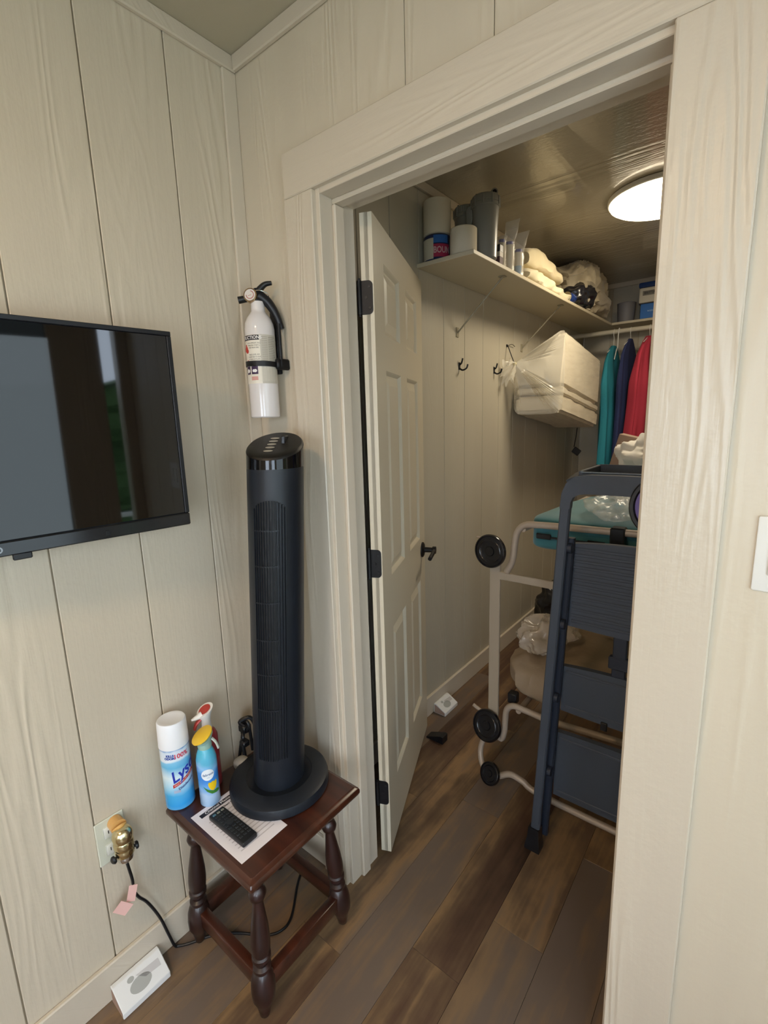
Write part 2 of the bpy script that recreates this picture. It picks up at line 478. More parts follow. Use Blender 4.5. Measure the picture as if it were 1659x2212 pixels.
# baseboards
struct('baseboard_left', bx(0.0, 0.014, -3.05, -0.046, 0.0, 0.108, bev=0.003), M_trimh)
struct('baseboard_doorway_left', bx(0.014, 0.196, -0.014, 0.0, 0.0, 0.108, bev=0.003), M_trimh)
struct('baseboard_doorway_right', bx(1.192, 1.88, -0.014, 0.0, 0.0, 0.108, bev=0.003), M_trimh)
struct('baseboard_closet', bx(0.0, 0.015, 0.1, 3.25, 0.0, 0.105, bev=0.003), M_smooth)
struct('baseboard_closet_far', bx(0.015, 1.5, 3.236, 3.25, 0.0, 0.105, bev=0.003), M_smooth)
# closet shell
wf = struct('wall_closet_far', bx(0.0, 1.5, 3.259, 3.35, 0, CH), M_gap)
wall_planks(wf, 'y', 3.25, [0.0] + [0.2 * i for i in range(1, 8)] + [1.5], 0.0, CH, M_closetwall, -1, gap=0.003)
struct('wall_closet_right', bx(1.5, 1.6, 0.098, 3.35, 0, CH), M_closetwall)
cc = struct('ceiling_closet', bx(0.0, 1.5, 0.098, 3.25, CH + 0.008, CH + 0.06), M_gap)
for k in range(9):
    y0 = 0.1 + 0.39 * k
    if y0 > 3.24: break
    part('ceiling_panel', bx(0.0, 1.5, y0 + 0.0008, min(y0 + 0.3892, 3.25), CH, CH + 0.009, bev=0.0008), M_cceil, cc, False)
struct('trim_10', bx(0.0, 0.016, 0.76, 3.25, CH - 0.035, CH, bev=0.003), M_smooth)
struct('trim_11', bx(0.016, 1.5, 3.234, 3.25, CH - 0.035, CH, bev=0.003), M_smooth)
# outer walls, window and side door (seen only as reflections)
XR = 1.9
wr = struct('wall_rear', bx(-0.12, 0.95, -3.15, -3.05, 0, CH), M_wallp)
part('wall_side', bx(1.80, XR + 0.1, -3.15, -3.05, 0, CH), M_wallp, wr, False)
part('wall_sill', bx(0.95, 1.80, -3.15, -3.05, 0, 0.85), M_wallp, wr, False)
part('wall_header', bx(0.95, 1.80, -3.15, -3.05, 1.95, CH), M_wallp, wr, False)
wi = struct('window_1', bx(0.95, 1.80, -3.12, -3.08, 1.38, 1.42), M_white)
for (a, b, c, d) in ((0.95, 0.99, 0.85, 1.95), (1.76, 1.80, 0.85, 1.95), (0.99, 1.76, 0.85, 0.89), (0.99, 1.76, 1.91, 1.95)):
    part('window_frame', bx(a, b, -3.12, -3.08, c, d), M_white, wi, False)
part('pane', bx(0.99, 1.76, -3.102, -3.098, 0.89, 1.91), pm('window_glass', '#ffffff', 0.03, alpha=0.08), wi, False)
ws = struct('wall_right', bx(XR, XR + 0.1, -3.05, -2.28, 0, CH), M_wallp)
part('wall_side', bx(XR, XR + 0.1, -1.42, -1.25, 0, CH), M_wallp, ws, False)
part('wall_sill', bx(XR, XR + 0.1, -2.28, -1.42, 0, 0.25), M_wallp, ws, False)
part('wall_header', bx(XR, XR + 0.1, -2.28, -1.42, 1.85, CH), M_wallp, ws, False)
w2 = struct('added_window', bx(XR + 0.03, XR + 0.07, -2.28, -2.24, 0.25, 1.85), M_white)  # unseen window, added so cool light reaches the left wall
for (a, b, c, d) in ((-1.46, -1.42, 0.25, 1.85), (-2.24, -1.46, 0.25, 0.29), (-2.24, -1.46, 1.81, 1.85), (-2.24, -1.46, 1.03, 1.07)):
    part('window_frame', bx(XR + 0.03, XR + 0.07, a, b, c, d), M_white, w2, False)
part('pane', bx(XR + 0.048, XR + 0.052, -2.24, -1.46, 0.29, 1.81), MATS['window_glass'], w2, False)
part('wall_header', bx(XR, XR + 0.1, -1.25, 0.0, 2.08, CH), M_wallp, ws, False)
struct('door_2', bx(XR + 0.03, XR + 0.07, -1.20, -0.36, 0.01, 2.04), pm('sage_glass', '#62766f', 0.35, alpha=0.86))
struct('trim_12', bx(XR - 0.02, XR + 0.08, -0.36, -0.135, 0, 2.08, bev=0.004), M_trim)
struct('trim_13', bx(XR - 0.02, XR + 0.08, -0.058, 0.0, 0, 2.08, bev=0.004), M_trim)
struct('trim_14', bx(XR - 0.02, XR + 0.08, -1.25, -1.20, 0, 2.08, bev=0.004), M_trim)
bm = bx(7.5, 8.5, -6, 6, -0.3, 2.1); bmesh.ops.subdivide_edges(bm, edges=list(bm.edges), cuts=12, use_grid_fill=True); disp(bm, 0.5, 1.3, 3)
struct('hedge_outside', bm, pm('hedge_green', '#3f5a2c', 0.9, bump=(9, 0.05)))
bm = bmesh.new()
for yy in (-0.6, 0.3, 1.2): box(bm, 3.6, 3.64, yy, yy + 0.04, -0.3, 0.75)
for zz in (0.15, 0.45, 0.72): box(bm, 3.6, 3.63, -0.6, 1.24, zz, zz + 0.035)
struct('railing_outside', bm, M_white)
struct('ground_outside', bx(XR + 0.15, 14, -8, 8, -0.4, -0.3), pm('lawn', '#5d7a4a', 0.9, bump=(30, 0.02)))

# ------------------------------------------------------------------ closet door (six panels), swung open against the closet wall
TH = radians(113.3)
DP = Vector((0.343, 0.157, 0.0))               # near corner of the visible face
ld = Vector((cos(TH), sin(TH), 0)); nd = Vector((sin(TH), -cos(TH), 0))  # along the leaf, out of the visible face
DM = Matrix(((ld.x, nd.x, 0, DP.x), (ld.y, nd.y, 0, DP.y), (0, 0, 1, 0), (0, 0, 0, 1)))
DW, DT, DH = 0.72, 0.035, 2.045
def dbox(bm, s0, s1, n0, n1, z0, z1, bev=0.0): box(bm, s0, s1, n0, n1, z0, z1, bev=bev, mat=DM)
bm = bmesh.new()
dbox(bm, 0, DW, -DT + 0.012, -0.012, 0.012, DH)
cols = [(0, 0.112), (0.312, 0.408), (0.608, DW)]
rows = [(0.012, 0.235), (0.80, 0.985), (1.64, 1.745), (1.945, DH)]
for a, b in cols: dbox(bm, a, b, -DT, 0, 0.012, DH)
for (z0, z1) in rows:
    for (a, b) in ((0.112, 0.312), (0.408, 0.608)): dbox(bm, a, b, -DT, 0, z0, z1)
d1 = struct('door_1', bm, M_door)
for (z0, z1) in ((0.235, 0.80), (0.985, 1.64), (1.745, 1.945)):
    for (a, b) in ((0.112, 0.312), (0.408, 0.608)):
        bm = bmesh.new()
        for side in (1, -1):
            n_in, n_out = (-0.0110, -0.0025) if side == 1 else (-DT + 0.0110, -DT + 0.0025)
            rings = []
            for ins, nn in ((0.0, n_in + 0.011 * side), (0.004, n_in + 0.008 * side), (0.011, n_in), (0.017, n_in), (0.042, n_out), (0.044, n_out)):
                rings.append([DM @ Vector((s, nn, z)) for s, z in ((a + ins, z0 + ins), (b - ins, z0 + ins), (b - ins, z1 - ins), (a + ins, z1 - ins))])
            loft(bm, rings, caps=False); bm.faces.new([bm.verts.new(p) for p in rings[-1]])
        part('door_panel', bm, M_door, d1, False)
# lever handle
bm = bmesh.new()
hp = DM @ Vector((0.652, 0, 0.925))
axis_lathe(bm, hp, nd, [(0.033, 0.0), (0.033, 0.006), (0.026, 0.010), (0.012, 0.012), (0.011, 0.045), (0.016, 0.048), (0.016, 0.062), (0.002, 0.064)], 24)
tube(bm, [hp + nd * 0.055, hp + nd * 0.056 - ld * 0.04 - Vector((0, 0, 0.002)), hp + nd * 0.052 - ld * 0.10 - Vector((0, 0, 0.012))], 0.009, 8)
part('door_handle', bm, M_blackm, d1, label='black lever handle on a round rose')
# hinges
for zc in (1.828, 1.056, 0.245):
    bm = bmesh.new()
    rr = 0.012; prof = []
    s_out = 0.0335
    # leaf on the door edge, rounded corners, face normal -ld
    pts = []
    hw, hh = DT - 0.004, 0.0445
    def P(n, z, s): return DM @ Vector((s, n, z))
    for s in (-0.0025, 0.0):
        ring = []
        for (cn, cz, a0) in ((-0.003 - rr, zc + hh - rr, 0), (-0.003 - rr, zc - hh + rr, -90)):
            ang = range(90, -1, -15) if a0 == 0 else range(0, -91, -15)
            for a in ang: ring.append(P(cn + rr * cos(radians(a)), cz + rr * sin(radians(a)), s))
        ring.append(P(-DT - 0.004, zc - hh, s)); ring.append(P(-DT - 0.004, zc + hh, s))
        pts.append(ring)
    loft(bm, pts)
    kp = P(-DT - 0.006, zc, -0.004)
    cyl(bm, (kp.x, kp.y, zc - hh), (kp.x, kp.y, zc + hh), 0.0065, n=12)
    cyl(bm, (kp.x, kp.y, zc - hh - 0.006), (kp.x, kp.y, zc - hh), 0.004, n=10)
    cyl(bm, (kp.x, kp.y, zc + hh), (kp.x, kp.y, zc + hh + 0.006), 0.004, n=10)
    hg = part('hinge', bm, M_blackm, d1, label='matte black door hinge')
    bm = bmesh.new()
    for (dn, dz) in ((-0.012, 0.028), (-0.022, 0.0), (-0.012, -0.028)):
        p = P(dn, zc + dz, -0.0025); axis_lathe(bm, p, -ld, [(0.004, 0.0), (0.0035, 0.001), (0.0, 0.0012)], 10)
    part('screw', bm, M_blackp, hg, kind='stuff')

# ================================================================== THINGS IN THE ROOM
# ------------------------------------------------------------------ television
TA = radians(5.5)
tvO = Vector((0.13, -0.32, 0)); th_ = Vector((sin(TA), cos(TA), 0)); tn = Vector((cos(TA), -sin(TA), 0))
TVM = Matrix(((th_.x, tn.x, 0, tvO.x), (th_.y, tn.y, 0, tvO.y), (0, 0, 1, 0), (0, 0, 0, 1)))
def tvbox(s0, s1, n0, n1, z0, z1, bev=0.0, seg=1):
    return bx(s0, s1, n0, n1, z0, z1, bev=bev, seg=seg, mat=TVM)
S0, S1, TZ0, TZ1 = -0.80, -0.014, 1.252, 1.706
tv = thing('television', 'black flat television hung on the panelled left wall', 'television', (0.085, -0.72, 1.252))
part('housing', tvbox(S0, S1, -0.022, 0.0, TZ0, TZ1, bev=0.005, seg=2), M_blackp, tv)
part('back_housing', tvbox(S0 + 0.15, S1 - 0.15, -0.046, -0.022, TZ0 + 0.03, TZ1 - 0.12, bev=0.012, seg=2), M_blackp, tv)
part('screen', tvbox(S0 + 0.011, S1 - 0.011, 0.0, 0.0012, TZ0 + 0.031, TZ1 - 0.011), pm('screen_glass', '#040506', 0.035, coat=0.0, ior=1.5), tv, False)
bm = bmesh.new()
for a in ((S0, S1, 0, 0.0045, TZ1 - 0.010, TZ1), (S0, S0 + 0.010, 0, 0.0045, TZ0 + 0.03, TZ1 - 0.01), (S1 - 0.010, S1, 0, 0.0045, TZ0 + 0.03, TZ1 - 0.01)):
    box(bm, *a, bev=0.0012, mat=TVM)
part('bezel', bm, M_blackp, tv, False)
part('lower_bezel', tvbox(S0, S1, 0, 0.006, TZ0, TZ0 + 0.029, bev=0.0025), pm('tv_gloss', '#15181d', 0.14), tv, False)
p = TVM @ Vector((-0.4105, 0.0062, TZ0 + 0.0135))
part('lettering', place_text('VIZIO', 0.019, p, -th_ * -1, (0, 0, 1), bold=0.0004, sx=1.05), pm('logo_grey', '#8f979f', 0.4, 0.3), tv, False, label='grey raised maker lettering')
part('remote_sensor', tvbox(-0.372, -0.340, -0.004, 0.005, TZ0 - 0.0115, TZ0 + 0.002, bev=0.002), M_blackp, tv)
part('sensor_eye', tvbox(-0.205, -0.196, 0.006, 0.0068, TZ0 + 0.006, TZ0 + 0.018, bev=0.0005), M_fand, tv)
bm = bmesh.new(); box(bm, 0.0, 0.008, -0.86, -0.66, 1.42, 1.60, bev=0.002); box(bm, 0.004, 0.05, -0.80, -0.77, 1.44, 1.58); box(bm, 0.004, 0.05, -0.73, -0.70, 1.44, 1.58)
part('wall_bracket', bm, M_blackm, tv, False)

# ------------------------------------------------------------------ fire extinguisher
EX, EY = 0.108, -0.060
ex = thing('fire_extinguisher', 'small white fire extinguisher strapped to the wall beside the door casing', 'fire extinguisher', (EX, EY, 1.508))
M_exw = pm('extinguisher_white', '#dcd6d4', 0.16, coat=0.5)
bm = bmesh.new()
ER = 0.0405
lathe(bm, [(ER - 0.003, 1.508), (ER, 1.511), (ER, 1.745), (ER - 0.002, 1.760), (ER - 0.008, 1.775), (ER - 0.017, 1.787), (0.019, 1.793), (0.0185, 1.799), (0.0185, 1.818)], (EX, EY), 48)
part('cylinder', bm, M_exw, ex)
cam_az = radians(-38.2)
lab = part('instruction_label', wrap_rect((EX, EY), ER + 0.0004, cam_az - radians(105), cam_az - radians(2), 1.600, 1.728, 24), pm('label_cream', '#e4dccd', 0.5), ex, label='cream instruction label with a dark title bar')
part('label_title_bar', wrap_rect((EX, EY), ER + 0.0007, cam_az - radians(104), cam_az - radians(4), 1.714, 1.727, 22), M_ink, lab)
part('label_lettering', wrap_text('INSTRUCTIONS', 0.0118, (EX, EY), ER + 0.001, cam_az - radians(52), 1.7203, bold=0.0002), M_paper, lab)
bm = wrap_text('HOLD UPRIGHT. PULL', 0.0052, (EX, EY), ER + 0.0009, cam_az - radians(28), 1.706, sx=0.8)
for t, z in (('RING PIN. START 6', 1.700), ('FEET FROM FIRE', 1.694), ('PRESS LEVER. AIM', 1.676), ('SWEEP SIDE TO SIDE', 1.670), ('AT BASE OF FLAME', 1.664)):
    b2 = wrap_text(t, 0.0052, (EX, EY), ER + 0.0009, cam_az - radians(28), z, sx=0.8); me = bpy.data.meshes.new('t'); b2.to_mesh(me); bm.from_mesh(me); b2.free(); bpy.data.meshes.remove(me)
part('label_small_print', bm, pm('print_darkgrey', '#5a534e', 0.5), lab, False)
bm = bmesh.new()
for (dx, dz, r) in ((-66, 0.692, 0.0075), (-60, 0.686, 0.006), (-72, 0.690, 0.006), (-66, 0.700, 0.004), (-60, 0.659, 0.004), (-58, 0.652, 0.004), (-74, 0.656, 0.005)):
    b2 = wrap_bm(disc_bm(r, 12), (EX, EY), ER + 0.001, cam_az + radians(dx), 1.0 + dz); me = bpy.data.meshes.new('t'); b2.to_mesh(me); bm.from_mesh(me); b2.free(); bpy.data.meshes.remove(me)
part('label_picture', bm, M_red, lab, False)
lab2 = part('approval_label', wrap_rect((EX, EY), ER + 0.0004, cam_az - radians(2), cam_az + radians(78), 1.600, 1.728, 20), pm('label_grey', '#bdb6a8', 0.5), ex, label='grey approval label of fine print')
bm = bmesh.new()
for k in range(17):
    z = 1.722 - 0.0046 * k
    b2 = wrap_rect((EX, EY), ER + 0.0007, cam_az + radians(4), cam_az + radians(26), z - 0.0012, z, 6); me = bpy.data.meshes.new('t'); b2.to_mesh(me); bm.from_mesh(me); b2.free()
    b2 = wrap_rect((EX, EY), ER + 0.0007, cam_az + radians(30), cam_az + radians(62 - (k * 7) % 11), z - 0.0018, z, 8); b2.to_mesh(me); bm.from_mesh(me); b2.free(); bpy.data.meshes.remove(me)
part('label_small_print', bm, pm('print_midgrey', '#989285', 0.6), lab2, False)
lab3 = part('class_label', wrap_rect((EX, EY), ER + 0.0004, cam_az - radians(88), cam_az + radians(78), 1.606, 1.646, 28), pm('label_cream2', '#d9d2c2', 0.5), ex, label='band of class symbols below the strap')
bm = bmesh.new()
for a0, a1 in ((-74, -50), (-44, -16)):
    b2 = wrap_rect((EX, EY), ER + 0.0008, cam_az + radians(a0), cam_az + radians(a1), 1.625, 1.646, 8); me = bpy.data.meshes.new('t'); b2.to_mesh(me); bm.from_mesh(me); b2.free(); bpy.data.meshes.remove(me)
part('class_symbol', bm, pm('print_plum', '#3c2848', 0.5), lab3, False)
bm = bmesh.new()
for a0, r in ((-62, 0.0055), (-58, 0.004), (-34, 0.004), (-27, 0.0045), (-24, 0.003)):
    b2 = wrap_bm(disc_bm(r, 10), (EX, EY), ER + 0.0011, cam_az + radians(a0), 1.634); me = bpy.data.meshes.new('t'); b2.to_mesh(me); bm.from_mesh(me); b2.free(); bpy.data.meshes.remove(me)
part('flame_picture', bm, M_paper, lab3, False)
part('red_print', wrap_rect((EX, EY), ER + 0.0008, cam_az - radians(46), cam_az - radians(18), 1.609, 1.619, 8), pm('print_pink', '#d09a90', 0.6), lab3, False)
# head, gauge, lever, handle
gdir = Vector((cos(cam_az - 0.35), sin(cam_az - 0.35), 0.15)).normalized()
side = Vector((0.78, 0.62, 0)).normalized()       # to the right as seen from the room
hc = Vector((EX, EY, 1.83))
bm = bmesh.new()
axis_lathe(bm, (EX, EY, 1.816), (0, 0, 1), [(0.017, 0), (0.017, 0.006), (0.014, 0.008), (0.0135, 0.028), (0.010, 0.032)], 20)
box(bm, EX - 0.011, EX + 0.011, EY - 0.013, EY + 0.013, 1.822, 1.852, bev=0.003)
part('valve_head', bm, M_blackp, ex)
bm = bmesh.new()
axis_lathe(bm, hc - side * 0.012 + gdir * 0.006, gdir, [(0.016, 0), (0.0185, 0.002), (0.0185, 0.014), (0.0165, 0.016), (0.0158, 0.0135), (0.0, 0.0135)], 28)
g = part('pressure_gauge', bm, pm('gauge_brass', '#b49a78', 0.25, 0.85), ex, label='round pressure gauge with a metal rim')
bm = bmesh.new(); axis_lathe(bm, hc - side * 0.012 + gdir * 0.0198, gdir, [(0.0152, 0), (0.0152, 0.0006), (0.0, 0.0007)], 24)
g2 = part('gauge_dial', bm, pm('dial_white', '#d6cfc8', 0.3), g)
gu, gv = frame_of(gdir); gc = hc - side * 0.012 + gdir * 0.0206
bm = bmesh.new(); tube(bm, [gc + (gu * cos(k * 0.25) + gv * sin(k * 0.25)) * 0.0102 for k in range(19)], 0.0010, 6, smooth=False)
tube(bm, [gc - gu * 0.004, gc + gu * 0.006 + gv * 0.003], 0.0006, 5, smooth=False)
part('gauge_scale', bm, pm('dial_red', '#b2645a', 0.4), g)
bm = bmesh.new(); cyl(bm, hc - side * 0.014 + gdir * 0.0, hc - side * 0.050 - Vector((0, 0, 0.007)) + gdir * 0.004, 0.0085, 0.0095, 16)
part('nozzle', bm, M_blackp, ex)
bm = bmesh.new()
L = [hc + Vector((0, 0, 0.010)), hc + side * 0.010 + Vector((0, 0, 0.022)), hc + side * 0.024 + Vector((0, 0, 0.033)), hc + side * 0.042 + Vector((0, 0, 0.036))]
tube(bm, L, lambda t: 0.0115 - 0.0055 * t, 12, flat=0.9)
part('lever', bm, M_blackp, ex)
bm = bmesh.new()
L = [hc + side * 0.006 + Vector((0, 0, 0.004)), hc + side * 0.026 + Vector((0, 0.004, -0.014)), hc + side * 0.042 + Vector((0, 0.008, -0.045)), hc + side * 0.052 + Vector((0, 0.012, -0.082))]
tube(bm, L, lambda t: 0.0155 - 0.0070 * t, 12, flat=1.0)
part('carrying_handle', bm, M_blackp, ex)
bm = bmesh.new()
c0 = hc + side * 0.014 + Vector((0, 0, 0.006))
ringpts = [c0 + side * 0.018 * cos(a * pi / 8) + Vector((0, -0.012, 0.008)) * sin(a * pi / 8) + gdir * 0.006 for a in range(17)]
tube(bm, ringpts, 0.0012, 6, smooth=False)
part('safety_ring', bm, M_chrome, ex)
# bracket: back rail and strap
bm = bmesh.new(); box(bm, EX - 0.010, EX + 0.016, -0.014, 0.0, 1.63, 1.80, bev=0.002)
cyl(bm, (EX + 0.046, -0.030, 1.646), (EX + 0.046, -0.030, 1.76), 0.005, n=10)
box(bm, EX + 0.036, EX + 0.050, -0.045, -0.0, 1.638, 1.668, bev=0.004)
part('wall_bracket', bm, M_blackm, ex)
bm = bmesh.new(); n = 40
rings = []
for i in range(n + 1):
    a = cam_az - radians(150) + radians(235) * i / n
    c, s_ = cos(a), sin(a)
    rings.append([Vector((EX + r * c, EY + r * s_, z - 0.004 * i / n)) for r, z in ((ER + 0.0008, 1.648), (ER + 0.0035, 1.648), (ER + 0.0035, 1.662), (ER + 0.0008, 1.662))])
loft(bm, rings)
part('strap', bm, M_blackm, ex)

# ------------------------------------------------------------------ side table
M_tab = wood_mat('mahogany_stain', '#2a130c', '#4f2718', 0.28, 0.35)
M_tableg = wood_mat('mahogany_turned', '#1d0f0d', '#341a16', 0.36, 0.25, axis=2)
TT = 0.48
tb = thing('side_table', 'small dark mahogany side table with turned legs in the room corner', 'table', (0.24, -0.265, 0.0))
bm = bmesh.new()
def rrect(x0, x1, y0, y1, z, r=0.004, k=3):
    pts = []
    for cx, cy, a0 in ((x1 - r, y1 - r, 0), (x0 + r, y1 - r, 90), (x0 + r, y0 + r, 180), (x1 - r, y0 + r, 270)):
        for j in range(k + 1):
            a = radians(a0 + 90 * j / k); pts.append(Vector((cx + r * cos(a), cy + r * sin(a), z)))
    return pts
rings = [rrect(0.05 + i, 0.428 - i, -0.450 + i, -0.078 - i, z) for i, z in ((0.012, TT - 0.030), (0.004, TT - 0.027), (0.0, TT - 0.020), (0.0, TT - 0.012), (0.003, TT - 0.006), (0.010, TT - 0.003), (0.013, TT))]
loft(bm, rings)
part('tabletop', bm, M_tab, tb, auto=30)
bm = bmesh.new()
for a in ((0.09, 0.385, -0.405, -0.390), (0.09, 0.385, -0.135, -0.120), (0.09, 0.105, -0.39, -0.135), (0.37, 0.385, -0.39, -0.135)):
    box(bm, *a, TT - 0.055, TT - 0.030)
part('apron', bm, M_tab, tb, False)
legprof = [(0.010, 0.0), (0.013, 0.004), (0.016, 0.02), (0.021, 0.04), (0.029, 0.058), (0.031, 0.08), (0.030, 0.105), (0.025, 0.124), (0.019, 0.132), (0.023, 0.139), (0.023, 0.146),
           (0.016, 0.152), (0.017, 0.160), (0.024, 0.168), (0.024, 0.177), (0.020, 0.181), (0.0235, 0.190), (0.0245, 0.215), (0.0225, 0.25), (0.0165, 0.295), (0.0125, 0.325), (0.013, 0.332), (0.019, 0.338), (0.0225, 0.350), (0.019, 0.362), (0.013, 0.368), (0.014, 0.378), (0.020, 0.386), (0.021, 0.398)]
for fx, fy, tx, ty in ((0.362, -0.402, 0.345, -0.378), (0.364, -0.112, 0.344, -0.142), (0.062, -0.405, 0.080, -0.385), (0.066, -0.112, 0.086, -0.138)):
    bm = bmesh.new(); rings = []
    for r, z in legprof:
        t = z / TT; cx, cy = fx + (tx - fx) * t, fy + (ty - fy) * t
        sq = 0.0
        rings.append([Vector((cx + r * cos(2 * pi * i / 28), cy + r * sin(2 * pi * i / 28), z)) for i in range(28)])
    cx, cy = fx + (tx - fx) * 0.86, fy + (ty - fy) * 0.86
    for z in (0.399, TT - 0.030):
        t = z / TT; cx, cy = fx + (tx - fx) * t, fy + (ty - fy) * t
        rg = []
        for i in range(28):
            a = 2 * pi * i / 28; m_ = max(abs(cos(a)), abs(sin(a))); rg.append(Vector((cx + 0.022 * cos(a) / m_, cy + 0.022 * sin(a) / m_, z)))
        rings.append(rg)
    loft(bm, rings)
    part('leg', bm, M_tableg, tb, auto=35)
for a in ((0.085, 0.342, -0.410, -0.384), (0.085, 0.345, -0.130, -0.106), (0.052, 0.078, -0.386, -0.130), (0.350, 0.376, -0.382, -0.134)):
    part('stretcher', bx(*a, 0.072, 0.118, bev=0.004, seg=2), M_tab, tb)

# ------------------------------------------------------------------ tower fan
FC = Vector((0.235, -0.205, 0.0))
fan = thing('tower_fan', 'tall black tower fan on a round base on the side table', 'fan', (FC.x, FC.y, TT + 0.0006))
bz = TT + 0.0006
bm = bmesh.new()
lathe(bm, [(0.134, bz), (0.138, bz + 0.003), (0.138, bz + 0.020), (0.135, bz + 0.028), (0.126, bz + 0.033), (0.092, bz + 0.036), (0.088, bz + 0.033)], (FC.x, FC.y), 72)
part('base', bm, M_fan, fan)
tilt = Matrix.Translation(Vector((FC.x, FC.y, bz + 0.03))) @ Matrix(((1, 0, 0.046, 0), (0, 1, 0.036, 0), (0, 0, 1, 0), (0, 0, 0, 1)))
fdir = radians(-52)
FM = tilt @ Matrix.Rotation(fdir, 4, 'Z')          # local x = front
FRW, FRD = 0.070, 0.073
def fring(z, sw=1.0, slope=0.0, n=64, x0=0.0):
    out = []
    for i in range(n):
        a = 2 * pi * i / n
        x, y = FRD * sw * cos(a), FRW * sw * sin(a)
        if cos(a) < 0: x *= 1.12
        out.append(FM @ Vector((x + x0, y, z - slope * x)))
    return out
FH = 0.925
bm = bmesh.new(); loft(bm, [fring(-0.004), fring(0.0), fring(FH - 0.052)])
part('column', bm, M_fan, fan)
bm = bmesh.new()
loft(bm, [fring(FH - 0.052, 1.003), fring(FH - 0.004, 1.003, 0.36)])
hd = part('head', bm, M_gloss, fan, label='glossy black head with buttons')
bm = bmesh.new(); loft(bm, [fring(FH - 0.0038, 1.0025, 0.36), fring(FH + 0.0, 0.985, 0.36), fring(FH + 0.004, 0.93, 0.36), fring(FH + 0.0045, 0.7, 0.36)])
part('control_panel', bm, pm('panel_black', '#0b0a0a', 0.45), hd)
for k, xx in enumerate((0.040, 0.020, 0.001, -0.018, -0.036)):
    bm = disc_bm(0.0068, 18, 1.7)
    for v in bm.verts: v.co = FM @ Vector((xx - v.co.y * 0.85, v.co.x + 0.004 - 0.012, FH + 0.0052 - 0.36 * (xx - v.co.y * 0.85)))
    part('button', bm, pm('button_silver', '#a8a498', 0.4, 0.4), hd, False)
bm = bmesh.new()
for i in range(1): box(bm, -0.052, -0.004, 0.014, 0.024, FH + 0.002, FH + 0.024, bev=0.002, mat=FM)
part('carry_grip', bm, M_blackp, hd)
# grille: dark sheet for the shade inside the opening, arched on top, upright slats and cross bars
def fpt(a, z, rr): return FM @ Vector(((FRD + rr) * cos(a), (FRW + rr) * sin(a), z))
Z0, Z1, Z2 = 0.10, 0.24, 0.80
GA = 0.60
bm = bmesh.new(); n = 18
def ztop(a): return Z2 - 0.032 + 0.032 * math.sqrt(max(0, 1 - (a / (GA + 0.01)) ** 2))
low = [fpt(-GA + 2 * GA * i / n, Z0, 0.0006) for i in range(n + 1)]; hi = [fpt(-GA + 2 * GA * i / n, ztop(-GA + 2 * GA * i / n), 0.0006) for i in range(n + 1)]
loft(bm, [low, hi], closed=False)
part('grille_shade_sheet', bm, M_fand, fan)
for k in range(13):
    a = -GA + 2 * GA * (k + 0.5) / 13
    w = 0.011 if k < 9 else 0.032
    bm = bmesh.new()
    zt = ztop(a) - 0.001
    rings = []
    for z in (Z0, zt):
        rings.append([fpt(a - w, z, 0.0), fpt(a - w * 0.5, z, 0.0042), fpt(a + w * 0.5, z, 0.0042), fpt(a + w, z, 0.0)])
    loft(bm, rings)
    if k < 9:                                            # lower ends are solid ribs
        rings = [[fpt(a - 0.028, z, 0.0), fpt(a - 0.012, z, 0.003), fpt(a + 0.012, z, 0.003), fpt(a + 0.028, z, 0.0)] for z in (Z0 - 0.004, Z1)]
        loft(bm, rings)
    part('slat', bm, M_fan, fan, False)
for z in (0.245, 0.345, 0.440, 0.540, 0.635, 0.725):
    bm = bmesh.new(); n = 12; rings = []
    for i in range(n + 1):
        a = -GA + 1.55 * GA * i / n
        rings.append([fpt(a, z - 0.0018, 0.0008), fpt(a, z - 0.0018, 0.0032), fpt(a, z + 0.0018, 0.0032), fpt(a, z + 0.0018, 0.0008)])
    loft(bm, rings)
    part('cross_bar', bm, M_fan, fan, False)

# ------------------------------------------------------------------ spray cans
def label_mat(name, stops, z0, z1, wob=0.02):
    N = NT(name); N.b.inputs['Roughness'].default_value = 0.25; N.b.inputs['Coat Weight'].default_value = 0.4
    tc = N.n('ShaderNodeTexCoord'); sx = N.n('ShaderNodeSeparateXYZ'); N.l(tc.outputs['Object'], sx.inputs[0])
    ns = N.n('ShaderNodeTexNoise'); ns.inputs['Scale'].default_value = 22; N.l(tc.outputs['Object'], ns.inputs['Vector'])
    z = N.math('ADD', sx.outputs[2], N.math('MULTIPLY', N.math('SUBTRACT', ns.outputs['Fac'], 0.5), wob))
    f = N.math('DIVIDE', N.math('SUBTRACT', z, z0), z1 - z0)
    N.l(N.ramp(f, [(a, lin(c)) for a, c in stops]), N.b.inputs['Base Color']); return N.m
def join_into(bm, b2):
    me = bpy.data.meshes.new('t'); b2.to_mesh(me); bm.from_mesh(me); b2.free(); bpy.data.meshes.remove(me)
LC = (0.066, -0.412); LR = 0.0375
can = thing('spray_can', 'tall blue disinfectant spray can with a white cap at the table edge', 'spray can', (*LC, TT), 'sprays on the side table')
bm = bmesh.new(); lathe(bm, [(LR - 0.004, TT), (LR, TT + 0.004), (LR, TT + 0.176), (LR - 0.001, TT + 0.180)], LC, 40)
part('can_body', bm, label_mat('can_print', [(0.0, '#5fa9dc'), (0.10, '#2f9ee4'), (0.25, '#45a9e2'), (0.36, '#9fd2ec'), (0.55, '#d5e8f0'), (0.72, '#63b4df'), (0.80, '#7ec1e6'), (0.83, '#dfe8f2'), (0.97, '#cfdcea'), (1.0, '#3c86c8')], 0.0, 0.18), can)
bm = bmesh.new(); lathe(bm, [(LR, TT + 0.180), (LR + 0.0008, TT + 0.181), (LR - 0.001, TT + 0.248), (LR - 0.003, TT + 0.2515), (LR - 0.008, TT + 0.252), (LR - 0.012, TT + 0.2505)], LC, 40)
